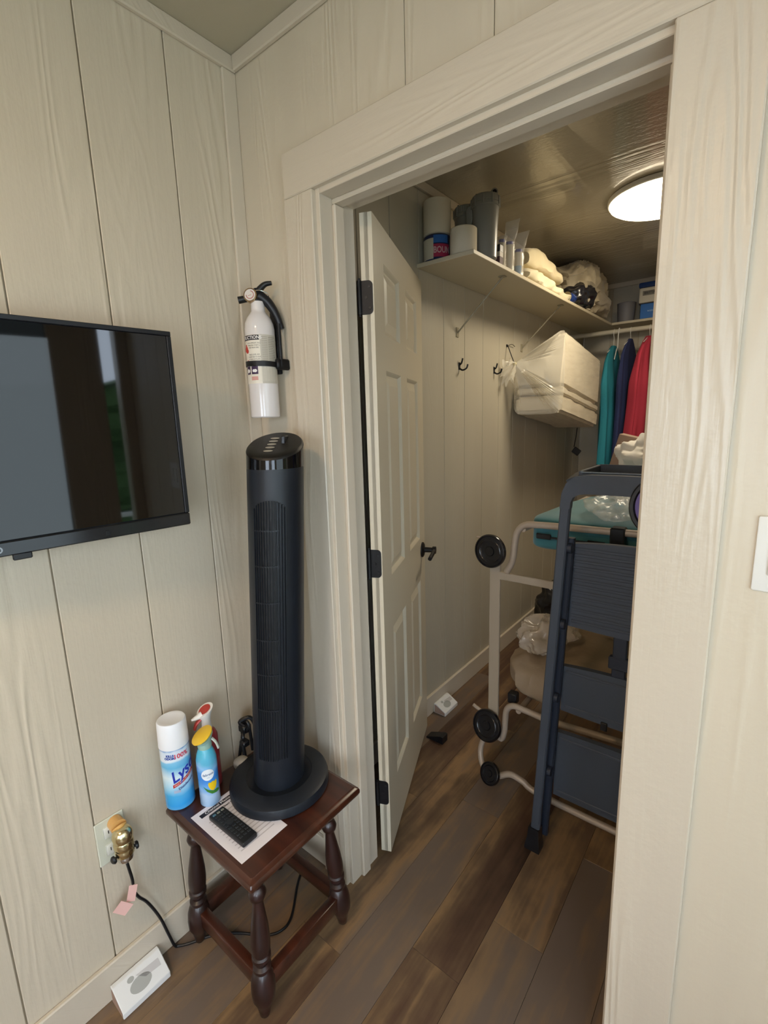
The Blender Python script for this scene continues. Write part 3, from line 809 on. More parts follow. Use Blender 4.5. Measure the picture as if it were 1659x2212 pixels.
part('cap', bm, pm('cap_white', '#e9ebef', 0.3), can)
ca = radians(-26)
lb = part('brand_lettering', wrap_text('Lysol', 0.044, LC, LR + 0.0008, ca + 0.50, TT + 0.113, bold=0.0009, shear=0.4, tilt=0.42, sx=0.9), pm('print_royal', '#2438a8', 0.4), can, False, label='dark blue slanted brand lettering')
b2 = poly_bm([(-0.034, -0.0045), (0.036, -0.0045), (0.036, 0.0045), (-0.030, 0.0045)])
bmesh.ops.subdivide_edges(b2, edges=list(b2.edges), cuts=8, use_grid_fill=True)
part('red_band', wrap_bm(b2, LC, LR + 0.0007, ca + 0.40, TT + 0.088, 0.42), M_red, can, False)
part('band_lettering', wrap_text('KILLS 99.9% OF VIRUSES', 0.0055, LC, LR + 0.001, ca + 0.42, TT + 0.0885, tilt=0.42), M_paper, can, False)
part('small_lettering', wrap_text('Disinfectant', 0.0095, LC, LR + 0.0006, ca + 0.55, TT + 0.073, bold=0.0003, tilt=0.36), pm('print_navy', '#3a4a86', 0.5), can, False)
bm = wrap_text('KILLS', 0.0085, LC, LR + 0.0006, ca - 0.35, TT + 0.166, bold=0.0005); join_into(bm, wrap_text('ODORS', 0.0085, LC, LR + 0.0006, ca - 0.35, TT + 0.158, bold=0.0005))
part('blue_lettering', bm, M_blueprint, can, False)
part('red_lettering', wrap_text('100%', 0.018, LC, LR + 0.0006, ca + 0.38, TT + 0.161, bold=0.0005), pm('print_coral', '#d0475c', 0.5), can, False)
part('grey_print_block', wrap_rect(LC, LR + 0.0006, ca - 0.35, ca + 0.1, TT + 0.055, TT + 0.063, 6), pm('print_lilac', '#a6b4d0', 0.6), can, False)

FBC = (0.132, -0.362); BR = 0.0262
bot = thing('spray_bottle', 'light blue air freshener can with a slanted yellow top', 'spray can', (*FBC, TT), 'sprays on the side table')
bm = bmesh.new(); lathe(bm, [(BR - 0.003, TT), (BR, TT + 0.004), (BR, TT + 0.085), (BR + 0.0005, TT + 0.115), (BR, TT + 0.135), (BR - 0.004, TT + 0.152), (BR - 0.0095, TT + 0.166)], FBC, 36)
part('can_body', bm, label_mat('freshener_print', [(0.0, '#9cc4ec'), (0.2, '#b6d3f2'), (0.32, '#6fb0ee'), (0.5, '#3f8ae0'), (0.62, '#4a94e4'), (0.7, '#8ec2f0'), (0.8, '#5fb4d8'), (1.0, '#4fb3cf')], 0.0, 0.166, 0.06), bot)
bm = bmesh.new(); lathe(bm, [(BR - 0.0095, TT + 0.165), (BR - 0.008, TT + 0.172), (BR - 0.009, TT + 0.180), (BR - 0.006, TT + 0.190), (BR - 0.003, TT + 0.199)], FBC, 30)
for v in bm.verts:
    if v.co.z > TT + 0.185: v.co.z += ((v.co.x - FBC[0]) * -0.15 + (v.co.y - FBC[1]) * 0.55) * 0.8
part('collar', bm, pm('collar_aqua', '#a9ccbc', 0.35, trans=0.2), bot, label='pale aqua collar')
bm = bmesh.new(); lathe(bm, [(0.026, 0.0), (0.0275, 0.0015), (0.0275, 0.004), (0.025, 0.0055)], (0, 0), 36, 1.0, 1.08)
RM_ = Matrix.Translation(Vector((FBC[0], FBC[1] - 0.003, TT + 0.200))) @ Matrix.Rotation(radians(27), 4, 'X') @ Matrix.Rotation(radians(-6), 4, 'Y')
bmesh.ops.transform(bm, matrix=RM_, verts=bm.verts)
part('top', bm, pm('lemon_plastic', '#e6bd33', 0.4), bot, label='slanted yellow oval top')
bm = bmesh.new(); tube(bm, [Vector((FBC[0] + 0.014, FBC[1] + 0.014, TT + 0.190)), Vector((FBC[0] + 0.022, FBC[1] + 0.020, TT + 0.178)), Vector((FBC[0] + 0.026, FBC[1] + 0.024, TT + 0.160))], 0.005, 8, flat=0.5)
part('trigger', bm, pm('trigger_clear', '#cfd6cb', 0.3), bot)
fa = radians(-27)
cl = part('logo_disc', wrap_bm(disc_bm(0.0165, 28, 1.02), FBC, BR + 0.0009, fa - 0.05, TT + 0.099), pm('logo_white', '#e9eff5', 0.4), bot, False)
part('logo_lettering', wrap_text('febreze', 0.0095, FBC, BR + 0.0013, fa - 0.03, TT + 0.100, bold=0.0002, shear=0.2, tilt=0.1), pm('print_slate', '#4d6b94', 0.5), cl, False)
part('small_lettering', wrap_text('AIR', 0.005, FBC, BR + 0.0013, fa - 0.03, TT + 0.091), pm('print_pale', '#a9b9cc', 0.5), cl, False)
tul = poly_bm([(-0.011, 0.0), (-0.0125, 0.009), (-0.010, 0.014), (-0.006, 0.012), (0.0, 0.0145), (0.006, 0.012), (0.0105, 0.014), (0.012, 0.009), (0.011, 0.0), (0.006, -0.010), (0.0, -0.013), (-0.006, -0.010)])
bmesh.ops.triangulate(tul, faces=tul.faces)
part('tulip_picture', wrap_bm(tul, FBC, BR + 0.0007, fa + 0.35, TT + 0.062), pm('tulip_yellow', '#efc81f', 0.4), bot, False)
lf = poly_bm([(-0.026, 0.010), (-0.014, 0.0), (0.0, -0.008), (0.012, -0.008), (0.022, -0.016), (0.012, -0.019), (-0.004, -0.016), (-0.016, -0.006)])
bmesh.ops.triangulate(lf, faces=lf.faces)
part('leaf_picture', wrap_bm(lf, FBC, BR + 0.0005, fa + 0.33, TT + 0.056), pm('leaf_green', '#3d7d2f', 0.5), bot, False)

RC = (0.078, -0.322); RR = 0.027
rb = thing('air_spray', 'white-headed spray with red trims, half hidden behind the yellow-topped can', 'spray can', (*RC, TT), 'sprays on the side table')
bm = bmesh.new(); lathe(bm, [(RR - 0.003, TT), (RR, TT + 0.004), (RR, TT + 0.155), (RR - 0.005, TT + 0.168), (RR - 0.012, TT + 0.176)], RC, 32)
part('can_body', bm, pm('spray_red_print', '#8e2f35', 0.3, coat=0.3), rb)
bm = bmesh.new(); lathe(bm, [(RR - 0.012, TT + 0.174), (0.013, TT + 0.185), (0.0125, TT + 0.205), (0.016, TT + 0.218), (0.021, TT + 0.228), (0.022, TT + 0.234)], RC, 28)
for v in bm.verts:
    if v.co.z > TT + 0.21: v.co.z += (v.co.y - RC[1]) * 0.45
bh = part('spray_head', bm, pm('head_white', '#e6e1da', 0.3), rb)
bm = bmesh.new(); cyl(bm, (RC[0] + 0.002, RC[1] - 0.012, TT + 0.224), (RC[0] - 0.004, RC[1] - 0.040, TT + 0.220), 0.010, 0.003, 14)
part('nozzle', bm, pm('head_white', '#e6e1da'), rb)
bm = disc_bm(0.017, 26, 0.95)
MM = Matrix.Translation(Vector((RC[0], RC[1] - 0.001, TT + 0.2352))) @ Matrix.Rotation(math.atan(0.45), 4, 'X')
bmesh.ops.transform(bm, matrix=MM, verts=bm.verts)
part('button', bm, pm('button_red', '#b53a30', 0.35), rb, False, label='red oval press button')
bm = bmesh.new(); tube(bm, [Vector((RC[0] - 0.002, RC[1] - 0.014, TT + 0.212)), Vector((RC[0] - 0.006, RC[1] - 0.026, TT + 0.200)), Vector((RC[0] - 0.010, RC[1] - 0.030, TT + 0.186))], 0.0075, 8, flat=0.6)
part('trigger', bm, pm('button_red', '#b53a30'), rb)

# ------------------------------------------------------------------ leaflet and remote
M_pp = pm('leaflet_white', '#e9e4e8', 0.8)
pap = thing('leaflet', 'printed white channel leaflet lying under the remote and fan base', 'paper', (0.255, -0.32, TT + 0.0002))
bm = bx(0.143, 0.366, -0.428, -0.290, TT + 0.0002, TT + 0.0005)
part('sheet', bm, M_pp, pap, False)
zt = TT + 0.0006
bm = bx(0.156, 0.170, -0.412, -0.292, zt, zt + 0.0001); part('title_bar', bm, M_ink, pap, False)
part('title_lettering', place_text('Channel Master', 0.0125, (0.163, -0.358, zt + 0.0001), (0, 1, 0), (-1, 0, 0), bold=0.0002), M_paper, pap, False)
part('heading_lettering', place_text('Quick Start Guide', 0.009, (0.181, -0.345, zt), (0, 1, 0), (-1, 0, 0), bold=0.0002), M_ink, pap, False)
bm = bmesh.new()
for k in range(12):
    x = 0.196 + k * 0.0125
    box(bm, x, x + 0.0035, -0.408, -0.300 - (k * 37 % 5) * 0.004, zt - 0.0001, zt + 0.00005)
part('text_rows', bm, pm('print_rows', '#c6bfc3', 0.8), pap, False)
rem = thing('remote_control', 'slim black remote control lying on the leaflet', 'remote control', (0.262, -0.378, TT + 0.0007))
rz = TT + 0.0007
rmat = Matrix.Translation(Vector((0.262, -0.381, rz))) @ Matrix.Rotation(radians(1), 4, 'Z')
bm = bmesh.new(); box(bm, -0.073, 0.073, -0.0215, 0.0215, 0.0, 0.0145, bev=0.004, seg=3, mat=rmat)
part('case', bm, M_blackp, rem)
M_btn = pm('rubber_buttons', '#22262a', 0.6); 
for r_ in range(11):
    x = -0.060 + r_ * 0.0112
    for q in range(3 if r_ not in (4, 5) else 2):
        y = (-0.012 + q * 0.012) if r_ not in (4, 5) else (-0.013 + q * 0.026)
        bm = bmesh.new(); box(bm, x - 0.0032, x + 0.0032, y - 0.0042, y + 0.0042, 0.0140, 0.0158, bev=0.001, mat=rmat)
        part('button', bm, pm('button_print_blue', '#4d7486', 0.6) if (r_ == 0 and q == 0) else pm('button_print_pale', '#7c7f76', 0.6) if r_ == 0 else M_btn, rem, False)
bm = bmesh.new(); lathe(bm, [(0.0095, 0.0140), (0.0095, 0.0158), (0.006, 0.0160)], (0, 0), 20)
bmesh.ops.transform(bm, matrix=rmat @ Matrix.Translation(Vector((-0.0095, 0, 0))), verts=bm.verts)
part('direction_pad', bm, M_btn, rem)

# ------------------------------------------------------------------ plug-in freshener and cable behind the fan
pw = thing('plug_adapter', 'cream egg-shaped plug-in device on the table behind the fan', 'plug-in device', (0.098, -0.235, TT))
bm = bmesh.new(); blob(bm, (0.098, -0.235, TT + 0.017), (0.026, 0.022, 0.0175), e=2.6, amp=0.0, nu=28, nv=16)
part('case', bm, pm('device_cream', '#b9ad9d', 0.4), pw)
bm = bmesh.new(); axis_lathe(bm, (0.107, -0.2525, TT + 0.014), (0.35, -1, 0), [(0.008, -0.003), (0.0075, 0.001), (0.0, 0.0015)], 16)
part('lens', bm, pm('lens_plum', '#43303f', 0.3), pw)
bm = bmesh.new()
pts = [(0.085, -0.215, TT + 0.02), (0.065, -0.205, TT + 0.05), (0.055, -0.195, TT + 0.075), (0.075, -0.190, TT + 0.095), (0.05, -0.20, TT + 0.115), (0.068, -0.175, TT + 0.125), (0.078, -0.165, TT + 0.09), (0.078, -0.17, TT + 0.03), (0.062, -0.10, TT + 0.008)]
tube(bm, pts, 0.006, 8)
tube(bm, [(0.055, -0.215, TT + 0.006), (0.05, -0.20, TT + 0.05), (0.068, -0.205, TT + 0.072), (0.045, -0.19, TT + 0.098), (0.072, -0.185, TT + 0.112), (0.076, -0.18, TT + 0.02)], 0.005, 8)
box(bm, 0.045, 0.075, -0.205, -0.175, TT + 0.084, TT + 0.108, bev=0.004)
box(bm, 0.05, 0.075, -0.21, -0.185, TT + 0.038, TT + 0.058, bev=0.004)
solo('cable_bundle', bm, M_blackp, 'tangled black cable with a plug, heaped behind the fan base', 'cable')

# ------------------------------------------------------------------ wall socket, lamp socket plug, cord with a tag
ol = thing('wall_socket', 'pale green-white double socket plate low on the left wall', 'socket', (0.0, -0.572, 0.395))
M_plate = pm('plate_ivory', '#cfd0bf', 0.35)
bm = bx(0.0, 0.005, -0.606, -0.536, 0.388, 0.512, bev=0.002); part('cover_plate', bm, M_plate, ol, False)
for z in (0.425, 0.475):
    f = part('receptacle', bx(0.004, 0.0075, -0.588, -0.554, z - 0.016, z + 0.016, bev=0.003, seg=2), pm('receptacle_white', '#dcdcd2', 0.35), ol)
    bm = bmesh.new(); box(bm, 0.0072, 0.0078, -0.578, -0.576, z - 0.004, z + 0.005); box(bm, 0.0072, 0.0078, -0.566, -0.564, z - 0.004, z + 0.005)
    part('slots', bm, M_fand, f, False)
LX, LY = 0.048, -0.560
ls = thing('lamp_socket', 'brass bulb socket plugged into the wall socket', 'lamp socket', (LX, LY, 0.40))
bm = bmesh.new(); cyl(bm, (0.006, LY, 0.493), (0.034, LY, 0.493), 0.0175, 0.0185, 24); cyl(bm, (0.034, LY, 0.493), (0.040, LY, 0.488), 0.0185, 0.013, 24)
part('plug_body', bm, pm('amber_plastic', '#d7a763', 0.35), ls, label='amber plug body')
bm = bmesh.new(); lathe(bm, [(0.010, 0.500), (0.016, 0.497), (0.0225, 0.488), (0.0245, 0.478), (0.0235, 0.468), (0.0215, 0.464), (0.0235, 0.460), (0.0235, 0.446), (0.0215, 0.442), (0.0225, 0.438), (0.022, 0.425), (0.019, 0.421)], (LX, LY), 32)
part('shell', bm, M_brass, ls)
bm = bmesh.new(); lathe(bm, [(0.0185, 0.421), (0.0195, 0.417), (0.018, 0.409), (0.010, 0.404), (0.007, 0.398)], (LX, LY), 32)
part('lower_cap', bm, M_chrome, ls)
for sgn in (-1, 1):
    bm = bmesh.new(); axis_lathe(bm, (LX, LY + sgn * 0.018, 0.427), (0.25, sgn, 0), [(0.0035, 0), (0.0035, 0.007), (0.0095, 0.008), (0.010, 0.012), (0.007, 0.015), (0.0, 0.0155)], 18)
    part('knob', bm, M_blackp, ls)
bm = bmesh.new()
tube(bm, [(LX, LY, 0.402), (0.046, -0.556, 0.37), (0.042, -0.551, 0.33), (0.036, -0.549, 0.29), (0.030, -0.538, 0.255), (0.026, -0.52, 0.22), (0.024, -0.503, 0.175), (0.024, -0.488, 0.125), (0.024, -0.474, 0.06), (0.026, -0.463, 0.012), (0.032, -0.452, 0.0045),
          (0.050, -0.43, 0.0045), (0.090, -0.37, 0.0045), (0.150, -0.32, 0.0045), (0.20, -0.29, 0.0045), (0.235, -0.25, 0.0045), (0.23, -0.20, 0.0045), (0.16, -0.11, 0.0045), (0.13, -0.045, 0.006)], 0.0038, 8)
solo('power_cord', bm, M_blackp, 'black cord hanging from the brass socket to the floor under the table', 'cord')
bm = bmesh.new()
box(bm, -0.0006, 0.0006, -0.017, 0.017, -0.017, 0.017, mat=Matrix.Translation(Vector((0.036, -0.580, 0.263))) @ Matrix.Rotation(radians(-28), 4, 'Z') @ Matrix.Rotation(radians(48), 4, 'X'))
box(bm, -0.0006, 0.0006, -0.010, 0.010, -0.028, 0.020, mat=Matrix.Translation(Vector((0.041, -0.555, 0.295))) @ Matrix.Rotation(radians(-28), 4, 'Z') @ Matrix.Rotation(radians(-14), 4, 'X'))
solo('warning_tag', bm, pm('tag_pink', '#dfb4ac', 0.6), 'small pink folded tag stuck round the hanging black cord', 'tag', smooth=False)

# ------------------------------------------------------------------ light switch plate at the right edge
sw = thing('light_switch', 'white switch plate at the right edge of the doorway wall', 'light switch', (1.30, 0.0, 1.20))
bm = bx(1.238, 1.352, -0.006, 0.0, 1.204, 1.326, bev=0.003, seg=2); part('cover_plate', bm, M_white, sw)
for xx in (1.272, 1.318):
    part('rocker', bx(xx - 0.016, xx + 0.016, -0.010, -0.004, 1.232, 1.298, bev=0.002), M_white, sw)

# ------------------------------------------------------------------ bait boxes (tent-shaped card boxes)
def bait_box(root, x, y, ln, hb, dz, slope_to):
    """prism along y: high at the wall, sloping printed face to the room"""
    bm = bmesh.new()
    prof = [(x, 0.001), (x + dz, 0.001), (x + dz, hb * 0.36), (x + 0.012, hb), (x, hb)]
    loft(bm, [[Vector((a, y0, b)) for a, b in prof] for y0 in (y, y + ln)])
    bmesh.ops.bevel(bm, geom=list(bm.edges), offset=0.0015, segments=1, affect='EDGES')
    part('carton', bm, pm('carton_white', '#e4e4e2', 0.5), root, False)
    for yy, nm in ((y - 0.0004, 'end_flap'), (y + ln + 0.0004, 'end_flap')):
        bm = bmesh.new(); bm.faces.new([bm.verts.new((a, yy, b)) for a, b in [(x + 0.004, 0.004), (x + dz - 0.004, 0.004), (x + dz - 0.004, hb * 0.34), (x + 0.012, hb - 0.006), (x + 0.004, hb - 0.006)]])
        part(nm, bm, pm('carton_inner', '#a48878', 0.8), root, False)
    # print on the sloping face
    A = Vector((x + 0.012, y, hb)); B = Vector((x + dz, y, hb * 0.36)); up = (A - B).normalized(); rt = Vector((0, 1, 0)); nrm = rt.cross(up)
    ctr = (A + B) / 2 + Vector((0, ln * 0.47, 0)) + nrm * 0.0005
    def on(bm_, cx, cy):
        for v in bm_.verts: v.co = ctr + rt * (v.co.x + cx) + up * (v.co.y + cy)
        return bm_
    k = ln / 0.13
    bm = on(disc_bm(0.018 * k, 24, 1.6), 0.0, -0.004 * k); join_into(bm, on(disc_bm(0.007 * k, 16, 1.3), -0.018 * k, 0.020 * k))
    part('printed_picture', bm, pm('print_mouse_grey', '#a9aaa5', 0.6), root, False)
    bm = on(poly_bm([(-0.02 * k, 0.018 * k), (0.042 * k, 0.014 * k), (0.042 * k, -0.006 * k), (0.0, -0.002 * k)]), 0.015 * k, 0.002)
    part('printed_panel', bm, pm('print_pale_grey', '#c6c3c2', 0.6), root, False)
bb = thing('bait_box', 'white wedge-shaped pest bait box on the floor against the left baseboard', 'bait box', (0.05, -0.565, 0.0), 'pest bait boxes')
bait_box(bb, 0.017, -0.632, 0.125, 0.052, 0.068, 0)
b3 = thing('bait_box', 'white pest bait box on the closet floor just past the open door', 'bait box', (0.05, 1.04, 0.0), 'pest bait boxes')
bait_box(b3, 0.017, 0.945, 0.125, 0.052, 0.068, 0)

# ================================================================== THE CLOSET
# ------------------------------------------------------------------ ceiling lamp
lp = thing('ceiling_light', 'round glowing flush light on the closet ceiling', 'ceiling light', (0.765, 1.765, CH))
LPX, LPY = 0.770, 1.735
bm = bmesh.new(); lathe(bm, [(0.228, CH), (0.234, CH - 0.004), (0.234, CH - 0.020), (0.230, CH - 0.024)], (LPX, LPY), 48)
part('rim', bm, M_white, lp)
bm = bmesh.new(); lathe(bm, [(0.225, CH - 0.022), (0.222, CH - 0.034), (0.205, CH - 0.044), (0.12, CH - 0.050), (0.0, CH - 0.052)], (LPX, LPY), 48)
part('diffuser', bm, pm('lit_diffuser', '#fff3da', 0.4, emit=('#ffeccb', 9.0)), lp)

# ------------------------------------------------------------------ shelves, brackets, rod, hooks
M_shelf = pm('shelf_paint', '#c9bea4', 0.45, bump=(90, 0.0004))
SZ = 2.121
solo('wall_shelf', bx(0.001, 0.270, 0.872, 3.248, SZ, SZ + 0.017, bev=0.002), M_shelf, 'long cream shelf along the hooked closet wall under the ceiling', 'shelf', smooth=False)
solo('wall_shelf', bx(0.272, 1.498, 2.975, 3.248, SZ, SZ + 0.017, bev=0.002), M_shelf, 'short cream shelf over the hanging clothes at the closet far end', 'shelf', smooth=False)
for k, (yy) in enumerate((1.235, 2.02)):
    bm = bmesh.new()
    cyl(bm, (0.003, yy - 0.02, 1.90), (0.22, yy + 0.01, SZ - 0.003), 0.004, n=8)
    box(bm, 0.0, 0.004, yy - 0.032, yy - 0.008, 1.880, 1.925, bev=0.001)
    box(bm, 0.205, 0.235, yy - 0.006, yy + 0.022, SZ - 0.005, SZ - 0.0005, bev=0.001)
    solo('shelf_brace', bm, pm('wire_white', '#989079', 0.4), ('thin white slanted wire brace under the near end of the shelf', 'thin white slanted wire brace above the wrapped foam bundle')[k], 'bracket', 'shelf braces')
bm = bmesh.new(); cyl(bm, (0.001, 2.90, 2.062), (1.498, 2.90, 2.062), 0.016, n=18)
solo('clothes_rod', bm, pm('rod_white', '#bfb8a6', 0.35), 'pale round rod below the far shelf carrying the clothes', 'clothes rod')
for (yy, zz, lb_) in ((1.235, 1.745, 'black double coat hook nearer the open door'), (1.625, 1.748, 'black double coat hook nearer the wrapped foam bundle')):
    hk = thing('coat_hook', lb_, 'hook', (0.0, yy, zz), 'hooks on the closet wall')
    part('back_plate', bx(0.0, 0.004, yy - 0.007, yy + 0.007, zz - 0.018, zz + 0.018, bev=0.0015), M_blackm, hk, False)
    bm = bmesh.new(); tube(bm, [(0.003, yy, zz - 0.012), (0.018, yy + 0.004, zz - 0.02), (0.038, yy + 0.006, zz - 0.012), (0.045, yy + 0.006, zz + 0.006)], 0.0042, 8)
    part('lower_prong', bm, M_blackm, hk)
    bm = bmesh.new(); tube(bm, [(0.003, yy, zz + 0.006), (0.012, yy, zz + 0.012), (0.017, yy, zz + 0.024), (0.020, yy, zz + 0.036)], 0.0042, 8)
    part('upper_prong', bm, M_blackm, hk)
solo('door_stop', (lambda b: (loft(b, [[Vector((0.095, y, 0.0)), Vector((0.185, y, 0.0)), Vector((0.185, y, 0.034)), Vector((0.172, y, 0.036)), Vector((0.095, y, 0.006))] for y in (0.755, 0.798)]), b)[1])(bmesh.new()), M_blackp, 'black rubber wedge on the floor beyond the open door', 'door stop', smooth=False)

# ------------------------------------------------------------------ things on the side shelf
T0 = SZ + 0.0175
tin = thing('paper_pack', 'blue and red printed pack under the tall white roll at the shelf end', 'pack', (0.064, 0.935, T0))
PC = (0.064, 0.937); PR = 0.058
bm = bmesh.new(); lathe(bm, [(PR - 0.004, T0), (PR, T0 + 0.004), (PR, T0 + 0.098), (PR - 0.006, T0 + 0.104), (0.02, T0 + 0.105)], PC, 36)
part('wrapper', bm, pm('pack_navy', '#1d2c52', 0.25, coat=0.5), tin)
pa = math.atan2(-0.945 - PC[1], 1.237 - PC[0])
part('white_panel', wrap_rect(PC, PR + 0.0005, pa - 1.35, pa - 0.28, T0 + 0.006, T0 + 0.086, 12), pm('pack_white', '#c4bda8', 0.4), tin)
part('red_panel', wrap_rect(PC, PR + 0.0005, pa - 0.28, pa + 0.95, T0 + 0.012, T0 + 0.062, 14), pm('pack_red', '#a02a4a', 0.35), tin)
part('blue_panel', wrap_rect(PC, PR + 0.0005, pa - 0.28, pa + 0.8, T0 + 0.066, T0 + 0.096, 14), pm('pack_blue', '#2f62a6', 0.35), tin)
part('lettering', wrap_text('BOUN', 0.034, PC, PR + 0.0010, pa + 0.34, T0 + 0.038, bold=0.0008, sx=0.75), pm('pack_pale', '#c9a9a9', 0.4), tin, False)
M_roll = pm('roll_paper', '#d6ccb6', 0.9, bump=(120, 0.0008))
def roll(c, r, z0, z1, label, nm='paper_roll'):
    t = thing(nm, label, 'paper roll', (*c, z0), 'paper rolls on the shelf')
    bm = bmesh.new(); lathe(bm, [(0.02, z0), (r - 0.004, z0), (r, z0 + 0.003), (r, z1 - 0.003), (r - 0.003, z1), (0.021, z1), (0.0205, z1 - 0.01)], c, 40); part('sheets', bm, M_roll, t)
    bm = bmesh.new(); lathe(bm, [(0.0205, z0 + 0.001), (0.0205, z1 - 0.0005), (0.019, z1 - 0.0005), (0.019, z1 - 0.01), (0.0, z1 - 0.011)], c, 24); part('core', bm, pm('card_core', '#8d7658', 0.9), t)
roll(PC, 0.0575, T0 + 0.1055, T0 + 0.240, 'tall white paper roll standing on the blue and red pack')
roll((0.192, 0.932), 0.054, T0, T0 + 0.103, 'short white paper roll at the front corner of the shelf')
M_house = pm('filter_grey', '#8a8a84', 0.35, coat=0.2)
def housing(c, r, h, label, sc=1.0):
    t = thing('filter_housing', label, 'filter housing', (*c, T0), 'grey water filter housings')
    bm = bmesh.new(); lathe(bm, [(r * 0.70, T0), (r * 0.82, T0 + 0.006), (r * 0.86, T0 + h * 0.5), (r * 0.93, T0 + h * 0.74), (r * 0.93, T0 + h * 0.76)], c, 36); part('bowl', bm, M_house, t)
    bm = bmesh.new(); z = T0 + h * 0.76
    lathe(bm, [(r * 0.95, z), (r, z + 0.003), (r, z + h * 0.05), (r * 0.97, z + h * 0.055), (r, z + h * 0.06), (r, z + h * 0.14), (r * 0.9, z + h * 0.17), (r * 0.4, z + h * 0.18)], c, 36)
    cp = part('cap', bm, M_house, t)
    for a in range(10):
        th = 2 * pi * a / 10; p = Vector((c[0] + r * 0.99 * cos(th), c[1] + r * 0.99 * sin(th), 0))
        bm = bmesh.new(); cyl(bm, (p.x, p.y, z + 0.004), (p.x, p.y, z + h * 0.135), 0.0042, n=8); part('rib', bm, M_house, cp)
    d = Vector((1.237 - c[0], -0.945 - c[1], 0)).normalized(); s_ = Vector((-d.y, d.x, 0)) * -1
    for sg, zz in ((-0.45, h * 0.19), (0.25, h * 0.20), (0.62, h * 0.19)):
        bm = bmesh.new(); b0 = Vector((c[0], c[1], T0 + h * 0.90)) + s_ * r * sg
        cyl(bm, b0, b0 + Vector((0, 0, h * 0.09)) , r * (0.20 if sg < 0 else 0.08), n=14)
        if sg < 0: axis_lathe(bm, b0 + Vector((0, 0, h * 0.05)), d - s_ * 0.3, [(r * 0.16, 0), (r * 0.24, r * 0.1), (r * 0.24, r * 0.55), (r * 0.15, r * 0.56), (r * 0.14, r * 0.3)], 16)
        part('port', bm, M_house, t)
    b0 = Vector((c[0], c[1], T0 + h * 0.95)) + s_ * r * -0.45 + (d - s_ * 0.3).normalized() * r * 0.57
    bm = bmesh.new(); axis_lathe(bm, b0, (d - s_ * 0.3), [(r * 0.14, -0.002), (r * 0.14, 0.0006), (0.0, 0.0008)], 14); part('port_shade_disc', bm, M_fand, t)  # black disc stands for the shade inside the port
housing((0.118, 1.085), 0.052, 0.262, 'grey water filter housing behind the two white rolls')
housing((0.232, 1.045), 0.059, 0.262, 'wider grey water filter housing at the shelf front edge')
wr_ = bmesh.new()
wy = 1.02
outl = [(0.158, T0), (0.186, T0), (0.184, T0 + 0.05), (0.178, T0 + 0.13), (0.188, T0 + 0.165), (0.190, T0 + 0.20), (0.180, T0 + 0.218), (0.166, T0 + 0.218), (0.156, T0 + 0.20), (0.162, T0 + 0.13), (0.160, T0 + 0.05)]
loft(wr_, [[Vector((x, y, z)) for x, z in outl] for y in (wy - 0.006, wy + 0.006)])
bmesh.ops.bevel(wr_, geom=list(wr_.edges), offset=0.002, segments=1, affect='EDGES')
solo('filter_wrench', wr_, M_house, 'grey plastic wrench standing between the two filter housings', 'wrench', smooth=False)
sb = thing('small_carton', 'small white and maroon carton with a black tab at the shelf edge', 'carton', (0.238, 1.135, T0))
bm = bx(0.212, 0.264, 1.118, 1.150, T0, T0 + 0.062, bev=0.001); part('carton', bm, pm('carton_maroon', '#5d4246', 0.6), sb, False)
part('white_label', bx(0.2115, 0.2645, 1.1175, 1.1505, T0 + 0.030, T0 + 0.052), pm('carton_label', '#bdb4a8', 0.5), sb, False)
part('black_tab', bx(0.235, 0.265, 1.1170, 1.151, T0 + 0.048, T0 + 0.078, bev=0.002), M_blackp, sb, False)
# filter cartridges in clear bags
M_bag = pm('clear_bag', '#f2efe6', 0.12, alpha=0.30, coat=1.0, bump=(26, 0.012))
M_cart = pm('cartridge_white', '#d5cbb6', 0.6)
M_capb = pm('cap_blue', '#2c2a8c', 0.4)
for k, (x, y, h, r, hb, lbx) in enumerate(((0.236, 1.195, 0.118, 0.0165, 0.135, 'bagged filter cartridge next to the maroon carton'), (0.236, 1.275, 0.128, 0.0205, 0.215, 'bagged filter cartridge with the tallest bag, middle of three'), (0.240, 1.370, 0.118, 0.0205, 0.190, 'bagged filter cartridge with a dark blue cap beside the folded cloth'))):
    t = thing('filter_cartridge', lbx, 'filter cartridge', (x, y, T0), 'bagged filter cartridges')
    bm = bmesh.new(); lathe(bm, [(r, T0 + 0.001), (r, T0 + h - 0.014), (r - 0.002, T0 + h - 0.013)], (x, y), 24); ct = part('cartridge', bm, M_cart, t)
    if k == 2: part('label_print', wrap_rect((x, y), r + 0.0005, -2.2, -0.4, T0 + 0.004, T0 + 0.045, 10), pm('print_sky', '#86a9c4', 0.5), ct)
    bm = bmesh.new(); lathe(bm, [(r * 0.8, T0 + h - 0.014), (r * 0.8, T0 + h), (r * 0.7, T0 + h + 0.001)], (x, y), 20); part('end_cap', bm, M_capb, t)
    bm = bmesh.new(); rings = []
    N_ = 36; NZ = 20
    for j in range(NZ + 1):
        q = j / NZ; z = T0 + 0.0005 + hb * q
        fl_ = 1.0 if z < T0 + h else max(0.06, 1 - (z - T0 - h) / (hb - h + 1e-6) * 0.94)
        ring = []
        for i in range(N_):
            a = 2 * pi * i / N_
            w = 1 + 0.16 * noise.noise(Vector((cos(a) * 2, sin(a) * 2 + k * 5, z * 40)))
            ring.append(Vector((x + (r + 0.004) * w * cos(a) * (1 if fl_ > 0.9 else (0.5 + 0.9 * q)) + (0.018 * max(0, q - 0.55) * 2 if k else 0), y + (r + 0.004) * w * sin(a) * fl_, z)))
        rings.append(ring)
    loft(bm, rings)
    part('clear_bag', bm, M_bag, t)

